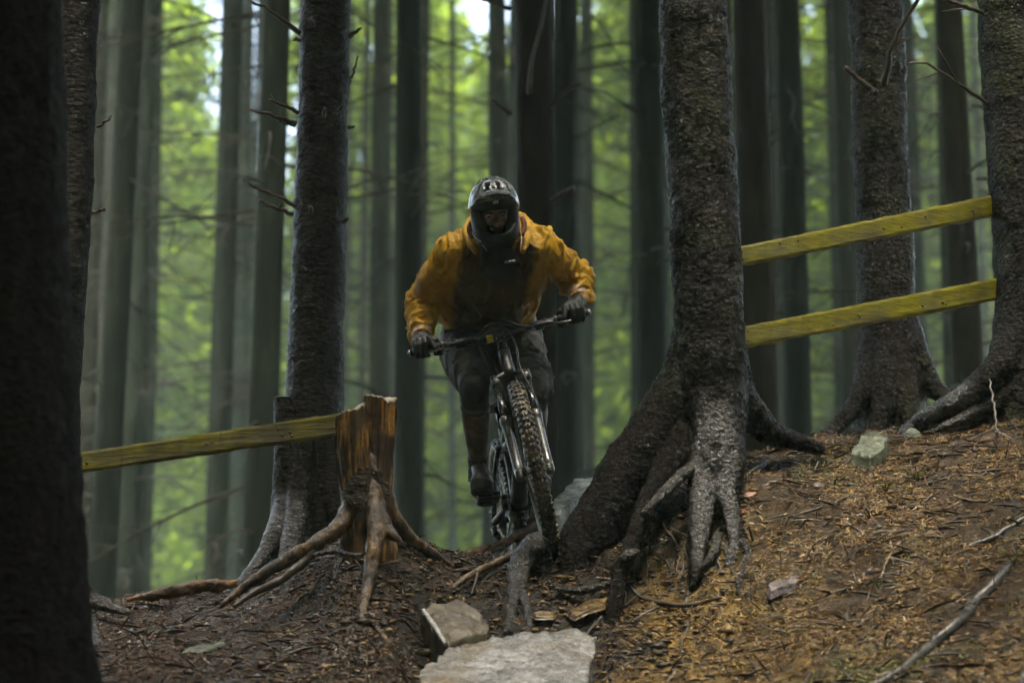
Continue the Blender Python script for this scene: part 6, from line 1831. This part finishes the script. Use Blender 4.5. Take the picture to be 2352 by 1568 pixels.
#rock('grey_stone', [(1420, 1190, 9.5), (1440, 1180, 9.52), (1448, 1192, 9.48), (1430, 1202, 9.45)], 0.03, M_mauve, 'little grey stone lodged among the roots of the flared tree', 14)
rock('pale_stone', [(1618, 1428, 9.16), (1640, 1410, 9.2), (1648, 1418, 9.18), (1630, 1440, 9.12)], 0.02, M_slate, 'pale chip of stone pressed into the clay under hanging rootlets', 15)
rock('lichen_stone', [(420, 1500, 8.95), (470, 1482, 9.05), (512, 1476, 9.08), (520, 1486, 9.02), (470, 1502, 8.94), (428, 1512, 8.9)], 0.03, M_green, 'flat pale lichened stone on the litter by the dark edge trunk', 16)
rock('pale_boulder', [(1262, 1165, 10.6), (1290, 1130, 10.75), (1318, 1100, 10.9), (1375, 1094, 10.9), (1385, 1110, 10.8), (1350, 1130, 10.7), (1310, 1160, 10.55), (1275, 1180, 10.5)], 0.30, M_teal, 'pale teal lichened boulder just past the front wheel, behind the black root', 17, 'boulder', rough_=0.02)
rock('white_stone', [(1262, 1240, 10.1), (1280, 1228, 10.15), (1295, 1232, 10.1), (1285, 1246, 10.05)], 0.03, M_slate, 'small white stone right beside the front tyre', 18)

# logs behind the crest
def log(name, rows, mat, label, cat='log', seg=26, n=60, group=None, amp=0.010, snag=True):
    p = catmull(wpts(rows), n)
    g = G().tube(p, seg=seg, disp=lambda V, r: amp * fbm(V / 0.06, 4) + 0.15 * r * noise(V / 0.2))
    o = g.build(name, mat, None)
    return tag(o, label, cat, group)
log('fallen_log', [(290, 1378, 10.4, 7), (350, 1366, 10.42, 12), (430, 1352, 10.45, 15), (500, 1342, 10.5, 15), (545, 1340, 10.5, 9)], M_log, 'short rotting orange brown log lying on the crest under the low board', amp=0.014)
log('fallen_log', [(1020, 1292, 10.3, 12), (1080, 1275, 10.4, 14), (1150, 1250, 10.55, 13), (1240, 1205, 10.8, 12)], M_log, 'slim brown log lying behind the rear tyre')
log('fallen_stick', [(1040, 1300, 10.15, 4), (1090, 1282, 10.2, 6), (1140, 1262, 10.3, 5), (1160, 1254, 10.35, 3)], M_rootwood, 'pale stick lying in front of the slim brown log', 'stick', seg=12, n=30, amp=0.003)

# the forked dark root hanging over the step
rt = thing('forked_root', P(1195, 1300, 9.75), 'forked dark wet root hanging over the step like a claw beneath the front wheel', 'root')
root(rt, [(1268, 1238, 10.0, 20), (1235, 1252, 9.88, 26), (1210, 1275, 9.76, 26), (1192, 1310, 9.64, 23), (1188, 1345, 9.54, 19), (1188, 1375, 9.46, 17)], M_bark_grey, 'root', seg=40, n=70, name='main_root', amp=2.2)
root(rt, [(1186, 1352, 9.50, 14), (1176, 1395, 9.40, 12), (1170, 1432, 9.30, 10), (1166, 1452, 9.2, 8)], M_bark_grey, 'root', seg=22, n=40, name='fork', amp=1.0)
root(rt, [(1190, 1352, 9.50, 14), (1206, 1382, 9.40, 10), (1216, 1415, 9.30, 8), (1224, 1448, 9.2, 6)], M_bark_grey, 'root', seg=20, n=40, name='fork', amp=1.0)
root(rt, [(1228, 1258, 9.86, 16), (1170, 1278, 9.78, 11), (1120, 1302, 9.70, 9), (1075, 1325, 9.62, 8), (1045, 1345, 9.56, 7), (1012, 1368, 9.5, 4)], M_rootwood, 'root', seg=16, n=60, name='side_root', amp=0.6)
root(rt, [(1098, 1315, 9.64, 3), (1090, 1340, 9.6, 3), (1082, 1362, 9.55, 2)], M_twig, 'root', seg=7, n=16, name='rootlet', amp=0.2)
rt2 = thing('bracket_root', P(1340, 1345, 9.6), 'mossy edged root ledge jutting from the dark soil beneath the black root', 'root')
root(rt2, [(1278, 1352, 9.50, 8), (1310, 1356, 9.46, 15), (1350, 1352, 9.42, 16), (1395, 1342, 9.44, 12), (1420, 1335, 9.46, 8)], M_bark_grey, 'root', seg=30, n=50, name='main_root', flat=0.6)
rt3 = thing('thin_root', P(885, 1480, 9.1), 'thin bent root springing from the soil next to the brown boulder', 'root')
root(rt3, [(862, 1436, 9.12, 6), (880, 1462, 9.05, 7), (902, 1490, 8.95, 7), (914, 1525, 8.85, 6), (916, 1572, 8.62, 5)], M_rootwood, 'root', seg=12, n=40, name='main_root', amp=0.5)

# fallen branches on the bank
def branch(rows, mat, label, group=None, seg=14, n=50, forks=(), amp=0.004, cat='branch'):
    p = catmull(wpts(rows), n)
    p[:, :3] += np.stack([noise(p[:, :3] * 12 + 5 * k) for k in range(3)], 1) * 0.004
    g = G().tube(p, seg=seg, disp=lambda V, r: amp * fbm(V / 0.03, 3))
    for f in forks: g.tube(catmull(wpts(f), 24), seg=8, disp=lambda V, r: 0.001 * noise(V / 0.02))
    return tag(g.build('fallen_branch', mat, None), label, cat, group)
M_br = noisy('wet_grey_branch', [(0.32, (0.018, 0.017, 0.016)), (0.55, (0.065, 0.062, 0.058)), (0.75, (0.14, 0.135, 0.125))], 22, rough=(0.15, 0.45), bump=(60, 0.6, 0.005))
def lay(pts, w, lift=0.006):
    return [(a, b_ , on(a, b_) - lift, w if np.isscalar(w) else w[i]) for i, (a, b_) in enumerate(pts)]
branch(lay([(1960, 1600), (2060, 1545), (2110, 1505), (2150, 1470), (2200, 1430), (2240, 1385), (2290, 1335), (2320, 1295)], (8, 10, 12, 12, 13, 14, 13, 8), 0.02), M_br, 'thick dark wet branch slanting down the bank at the bottom corner', n=70, seg=18, forks=[lay([(2140, 1478), (2152, 1490), (2150, 1500)], (4, 3, 2), 0.02)])
branch(lay([(2180, 1275), (2230, 1255), (2300, 1225), (2352, 1190), (2400, 1160)], (5, 7, 8, 8, 7), 0.012), M_br, 'grey forked branch lying across the bank at the picture edge', forks=[lay([(2290, 1230), (2330, 1240), (2380, 1225)], (4, 4, 3), 0.012), lay([(2215, 1262), (2220, 1290), (2205, 1325)], (4, 3, 2), 0.012)])
branch(lay([(2330, 1590), (2360, 1545), (2400, 1500)], (8, 9, 9), 0.015), M_br, 'stub of dark branch poking in at the bottom corner')
branch(lay([(1720, 1085), (1760, 1062), (1820, 1045), (1870, 1037)], (3, 5, 5, 3), 0.01), M_br, 'knobbly dark stick beside the foot of the flared tree', forks=[lay([(1765, 1062), (1735, 1085), (1712, 1108)], (3, 3, 2), 0.01)])
branch(lay([(1905, 1210), (1950, 1190), (2000, 1185)], (3, 6, 3), 0.01), M_br, 'short dark stick sunk in a wet hollow of the bank')
branch(lay([(2020, 1330), (2040, 1285), (2065, 1250), (2090, 1235), (2120, 1228)], (4, 5, 5, 4, 3), 0.012), M_rootwood, 'curled orange root bent like a hook on the bank', forks=[lay([(2045, 1280), (2075, 1310), (2105, 1335)], (3, 2, 2), 0.01)])
branch(lay([(2100, 1095), (2180, 1135), (2240, 1150), (2290, 1148)], (2, 3, 3, 2), 0.01), M_rootwood, 'straight pale twig crossing the needles below the bare grey root')
branch(lay([(1985, 1125), (2060, 1128), (2150, 1105), (2230, 1085), (2352, 1075)], (2, 3, 4, 3, 3), 0.01), M_twig, 'long thin brown twig running along the upper bank')
branch(lay([(1940, 1095), (1990, 1065), (2040, 1045), (2078, 1022)], (2, 3, 3, 2), 0.01), M_twig, 'thin twig leaning against the lichen covered rock')
branch(lay([(1800, 1190), (1870, 1170), (1950, 1140), (2010, 1125)], (2, 3, 3, 2), 0.01), M_twig, 'thin brown twig stretched over the middle of the bank')
branch(lay([(1990, 1000), (1960, 1045), (1925, 1085)], (2, 3, 2), 0.015), M_twig, 'bent twig springing from behind the lichen covered rock')
branch(lay([(2000, 1062), (2002, 1085), (1994, 1112), (1990, 1125)], (4, 4, 3, 2), 0.012), M_br, 'small claw of grey roots below the lichen covered rock', forks=[lay([(2003, 1080), (2015, 1105), (2022, 1122)], (3, 2, 2), 0.012), lay([(2001, 1078), (1975, 1098), (1965, 1118)], (3, 2, 2), 0.012)], cat='root')
branch(lay([(430, 1405), (470, 1392), (520, 1378)], (2, 3, 2), 0.01), M_twig, 'thin twig lying below the rotting orange brown log')
branch(lay([(250, 1475), (330, 1445), (400, 1432)], (2, 3, 2), 0.01), M_twig, 'thin twig on the litter next to the dark edge trunk')
branch(lay([(640, 1465), (690, 1440), (735, 1405)], (2, 3, 2), 0.01), M_twig, 'thin root like twig below the long stump root')

# needles, chips and gravel: nobody could count them
def scatter(n, xr, yr, dens):
    x = rng.uniform(*xr, n); y = rng.uniform(*yr, n)
    px = 1176 + x / y * FPX
    k = rng.random(n) < dens(px, y)
    return x[k], y[k]
def needles(name, x, y, ln, wd, mats, label, lift=0.35, droop=0.0):
    z, nn = ground_n(x, y)
    n = len(x)
    d = rng.normal(size=(n, 3)) * (1.0, 0.8, 0.5)
    d -= nn * np.sum(d * nn, 1)[:, None] * (1 - lift); d /= np.linalg.norm(d, axis=1)[:, None]
    w = np.cross(d, nn); w /= np.linalg.norm(w, axis=1)[:, None] + 1e-9
    L = (ln * rng.uniform(0.5, 1.5, n))[:, None]; W = (wd * rng.uniform(0.7, 1.4, n))[:, None]
    c0 = np.stack([x, y, z], 1) + nn * rng.uniform(0.001, 0.010, n)[:, None]
    V = np.stack([c0 - d * L - w * W, c0 - d * L + w * W, c0 + nn * L * 0.12 + w * W, c0 + d * L, c0 + nn * L * 0.12 - w * W], 1)
    F = np.arange(5 * n).reshape(n, 5)
    o = np_obj(name, V.reshape(-1, 3), F, None, org=(0, 0, 0), sm=False)
    for m_ in mats: o.data.materials.append(m_)
    o.data.polygons.foreach_set('material_index', rng.integers(0, len(mats), n).astype(np.int32))
    return tag(o, label, kind='stuff')
flat = lambda nm, c_, r_=0.6: noisy(nm, [(0.3, tuple(0.75 * q for q in c_)), (0.7, c_)], 40, rough=(r_ - 0.15, r_ + 0.15))
NM = [flat('needle_tan', (0.31, 0.170, 0.048)), flat('needle_brown', (0.085, 0.040, 0.012)), flat('needle_dark', (0.028, 0.017, 0.009)), flat('needle_olive', (0.075, 0.062, 0.014)), flat('needle_rust', (0.13, 0.048, 0.013)), flat('needle_gold', (0.42, 0.29, 0.085), 0.5)]
patch = lambda x, y: sstep(noise(np.stack([x * 2.4, y * 2.4, np.zeros_like(x)], 1)) + 0.5 * noise(np.stack([x * 8, y * 8, np.ones_like(x)], 1)), -0.16, 0.36)
x, y = scatter(260000, (0.25, 2.6), (7.8, 11.0), lambda px, y: sstep(px, 1640, 1780))
k = rng.random(len(x)) < 0.04 + 0.96 * patch(x, y); x, y = x[k], y[k]
needles('needle_litter', x, y, 0.0145, 0.0015, NM, 'brown spruce needles carpeting the bank')
x, y = scatter(60000, (0.2, 1.6), (8.0, 10.0), lambda px, y: sstep(px, 1370, 1450) * (1 - sstep(px, 1700, 1800)) * 0.4)
k = rng.random(len(x)) < 0.1 + 0.8 * patch(x + 5, y); x, y = x[k], y[k]
needles('needle_litter', x, y, 0.011, 0.0018, [NM[5], NM[0], NM[3], NM[1]], 'golden needles and crumbs stuck to the clay face')
x, y = scatter(100000, (-2.0, -0.3), (7.8, 11.0), lambda px, y: sstep(-px, -930, -760))
k = rng.random(len(x)) < 0.15 + 0.8 * patch(x + 9, y); x, y = x[k], y[k]
needles('needle_litter', x, y, 0.011, 0.0018, [NM[1], NM[1], NM[2], NM[2], NM[4], NM[2], flat('chip_tan', (0.22, 0.14, 0.06), 0.5), flat('chip_grey', (0.13, 0.125, 0.115), 0.35)], 'dark brown litter and chips covering the ground below the low board')
x, y = scatter(9000, (-0.55, 0.45), (8.2, 10.0), lambda px, y: np.ones_like(px) * 0.5)
needles('needle_litter', x, y, 0.010, 0.0016, [NM[1], NM[2], NM[0]], 'sparse needles on the dark trail soil')
# moss: low green blades in patches
mossd = lambda x, y: sstep(noise(np.stack([x * 1.9 + 3, y * 1.9, np.zeros_like(x)], 1)) + 0.4 * noise(np.stack([x * 7, y * 7, np.ones_like(x)], 1)), 0.12, 0.45)
x, y = scatter(90000, (0.5, 2.6), (7.9, 10.9), lambda px, y: sstep(px, 1740, 1900))
k = rng.random(len(x)) < mossd(x, y); x, y = x[k], y[k]
needles('moss', x, y, 0.009, 0.0018, [flat('moss_green', (0.075, 0.090, 0.012)), flat('moss_dark', (0.040, 0.050, 0.010)), flat('moss_yellow', (0.15, 0.145, 0.020))], 'low yellow green moss in patches between the needles', lift=0.9)
# twig crumbs
x, y = scatter(2800, (-2.0, 2.6), (7.9, 10.9), lambda px, y: 0.35 + 0.65 * sstep(px, 1600, 1800))
needles('twig_litter', x, y, 0.065, 0.0028, [M_twig, NM[2], NM[1]], 'small broken twigs strewn over the needles', lift=0.5)
# gravel and soil crumbs
def crumbs(name, x, y, size, mats, label, sink=0.3):
    z, nn = ground_n(x, y); n = len(x)
    base = np.array([(1, 0, 0), (-1, 0, 0), (0, 1, 0), (0, -1, 0), (0, 0, 1), (0, 0, -1)], float)
    Fb = np.array([(0, 2, 4), (2, 1, 4), (1, 3, 4), (3, 0, 4), (2, 0, 5), (1, 2, 5), (3, 1, 5), (0, 3, 5)])
    s = size * rng.lognormal(0, 0.45, n)
    a = rng.uniform(0, 6.28, n)
    sc = np.stack([s * rng.uniform(0.7, 1.4, n), s * rng.uniform(0.6, 1.1, n), s * rng.uniform(0.25, 0.6, n)], 1)
    b_ = base[None] * sc[:, None] * rng.uniform(0.7, 1.3, (n, 6, 1))
    V = np.stack([b_[..., 0] * np.cos(a)[:, None] - b_[..., 1] * np.sin(a)[:, None], b_[..., 0] * np.sin(a)[:, None] + b_[..., 1] * np.cos(a)[:, None], b_[..., 2]], 2)
    V = V + np.stack([x, y, z + sc[:, 2] * (0.5 - sink)], 1)[:, None]
    F = (Fb[None] + 6 * np.arange(n)[:, None, None]).reshape(-1, 3)
    o = np_obj(name, V.reshape(-1, 3), F, None, org=(0, 0, 0), sm=False)
    for m_ in mats: o.data.materials.append(m_)
    o.data.polygons.foreach_set('material_index', np.repeat(rng.integers(0, len(mats), n), 8).astype(np.int32))
    return tag(o, label, kind='stuff')
CM = [flat('crumb_dark', (0.035, 0.025, 0.017), 0.5), flat('crumb_brown', (0.10, 0.065, 0.036), 0.5), flat('crumb_grey', (0.19, 0.18, 0.165), 0.3), flat('crumb_ochre', (0.20, 0.125, 0.040), 0.5)]
x, y = scatter(5200, (-2.0, -0.25), (7.9, 10.9), lambda px, y: np.ones_like(px))
crumbs('gravel', x, y, 0.008, [CM[0], CM[1], CM[1], CM[2], CM[2]], 'flat slate chips and crumbs scattered under the low board')
x, y = scatter(9000, (-0.9, 1.3), (8.2, 10.1), lambda px, y: 1 - sstep(px, 1650, 1760))
crumbs('soil_crumbs', x, y, 0.009, [CM[0], CM[1], CM[0], CM[3]], 'loose dark soil crumbs on the eroded step')
x, y = scatter(900, (0.7, 2.6), (7.9, 10.9), lambda px, y: np.ones_like(px))
crumbs('gravel', x, y, 0.009, [CM[2], CM[1], CM[0]], 'scattered chips of slate among the needles')
# fallen leaves and a few grass blades
def leaf(px, py, s, a, mat, label):
    Y = on(px, py) - 0.01; c0 = P(px, py, Y); _, nn = ground_n(np.array([c0[0]]), np.array([c0[1]])); nn = nn[0]
    d = np.array((math.cos(a), math.sin(a), 0)); d -= nn * (d @ nn); d /= np.linalg.norm(d); w = np.cross(nn, d)
    V = [c0 + nn * 0.008]; n = 14
    for k in range(n):
        q = 2 * math.pi * k / n; V.append(c0 + d * s * math.cos(q) + w * s * 0.5 * math.sin(q) * (1 - 0.25 * math.cos(q)) + nn * (0.008 + 0.25 * s * (math.sin(q) ** 2) + 0.1 * s * math.cos(q * 2)))
    o = G().add(V, [(0, 1 + k, 1 + (k + 1) % n) for k in range(n)]).build('fallen_leaf', mat, None)
    s_ = o.modifiers.new('t', 'SOLIDIFY'); s_.thickness = 0.001
    tag(o, label, 'leaf', 'fallen leaves on the bank')
leaf(1722, 1140, 0.030, 0.3, flat('leaf_pink', (0.30, 0.17, 0.12), 0.4), 'curled tan leaf by the foot of the forked grey root')
leaf(1708, 1178, 0.016, 0.9, flat('leaf_red', (0.28, 0.05, 0.025), 0.4), 'small reddish leaf just below the curled tan leaf')
leaf(1880, 1118, 0.026, 0.2, M_mauve, 'grey dead leaf on the upper bank between twigs')
leaf(1955, 1115, 0.020, -0.2, M_green, 'pale green dead leaf near the claw of grey roots')
leaf(1490, 1412, 0.014, 0.4, flat('leaf_tan', (0.26, 0.17, 0.09), 0.4), 'tan leaf stuck to the clay under the rootlets')
def tuft(px, py, label, n=9):
    Y = on(px, py) - 0.005; c0 = P(px, py, Y); g = G(); r_ = random.Random(px)
    for k in range(n):
        a = r_.uniform(0, 6.28); L = r_.uniform(0.03, 0.075); d = np.array((math.cos(a), math.sin(a), 0))
        g.tube([np.append(c0, 0.0016), np.append(c0 + d * L * 0.4 + (0, 0, L * 0.6), 0.0015), np.append(c0 + d * L + (0, 0, L * 0.6), 0.0004)], seg=4, n=6)
    tag(g.build('grass_tuft', M_grass, None), label, 'grass tuft', 'green grass tufts on the bank')
M_grass = leaf_mat('fresh_grass', (0.06, 0.10, 0.010), (0.11, 0.15, 0.015), (0.15, 0.22, 0.02), 0.4)
tuft(2035, 1132, 'yellow green grass tuft below the lichen covered rock', 12)
tuft(2105, 1105, 'small green tuft to the far side of the claw of grey roots')
tuft(2018, 1352, 'tiny green tuft beneath the curled orange root', 6)
tuft(2330, 1295, 'green tuft at the upper end of the thick dark branch', 8)
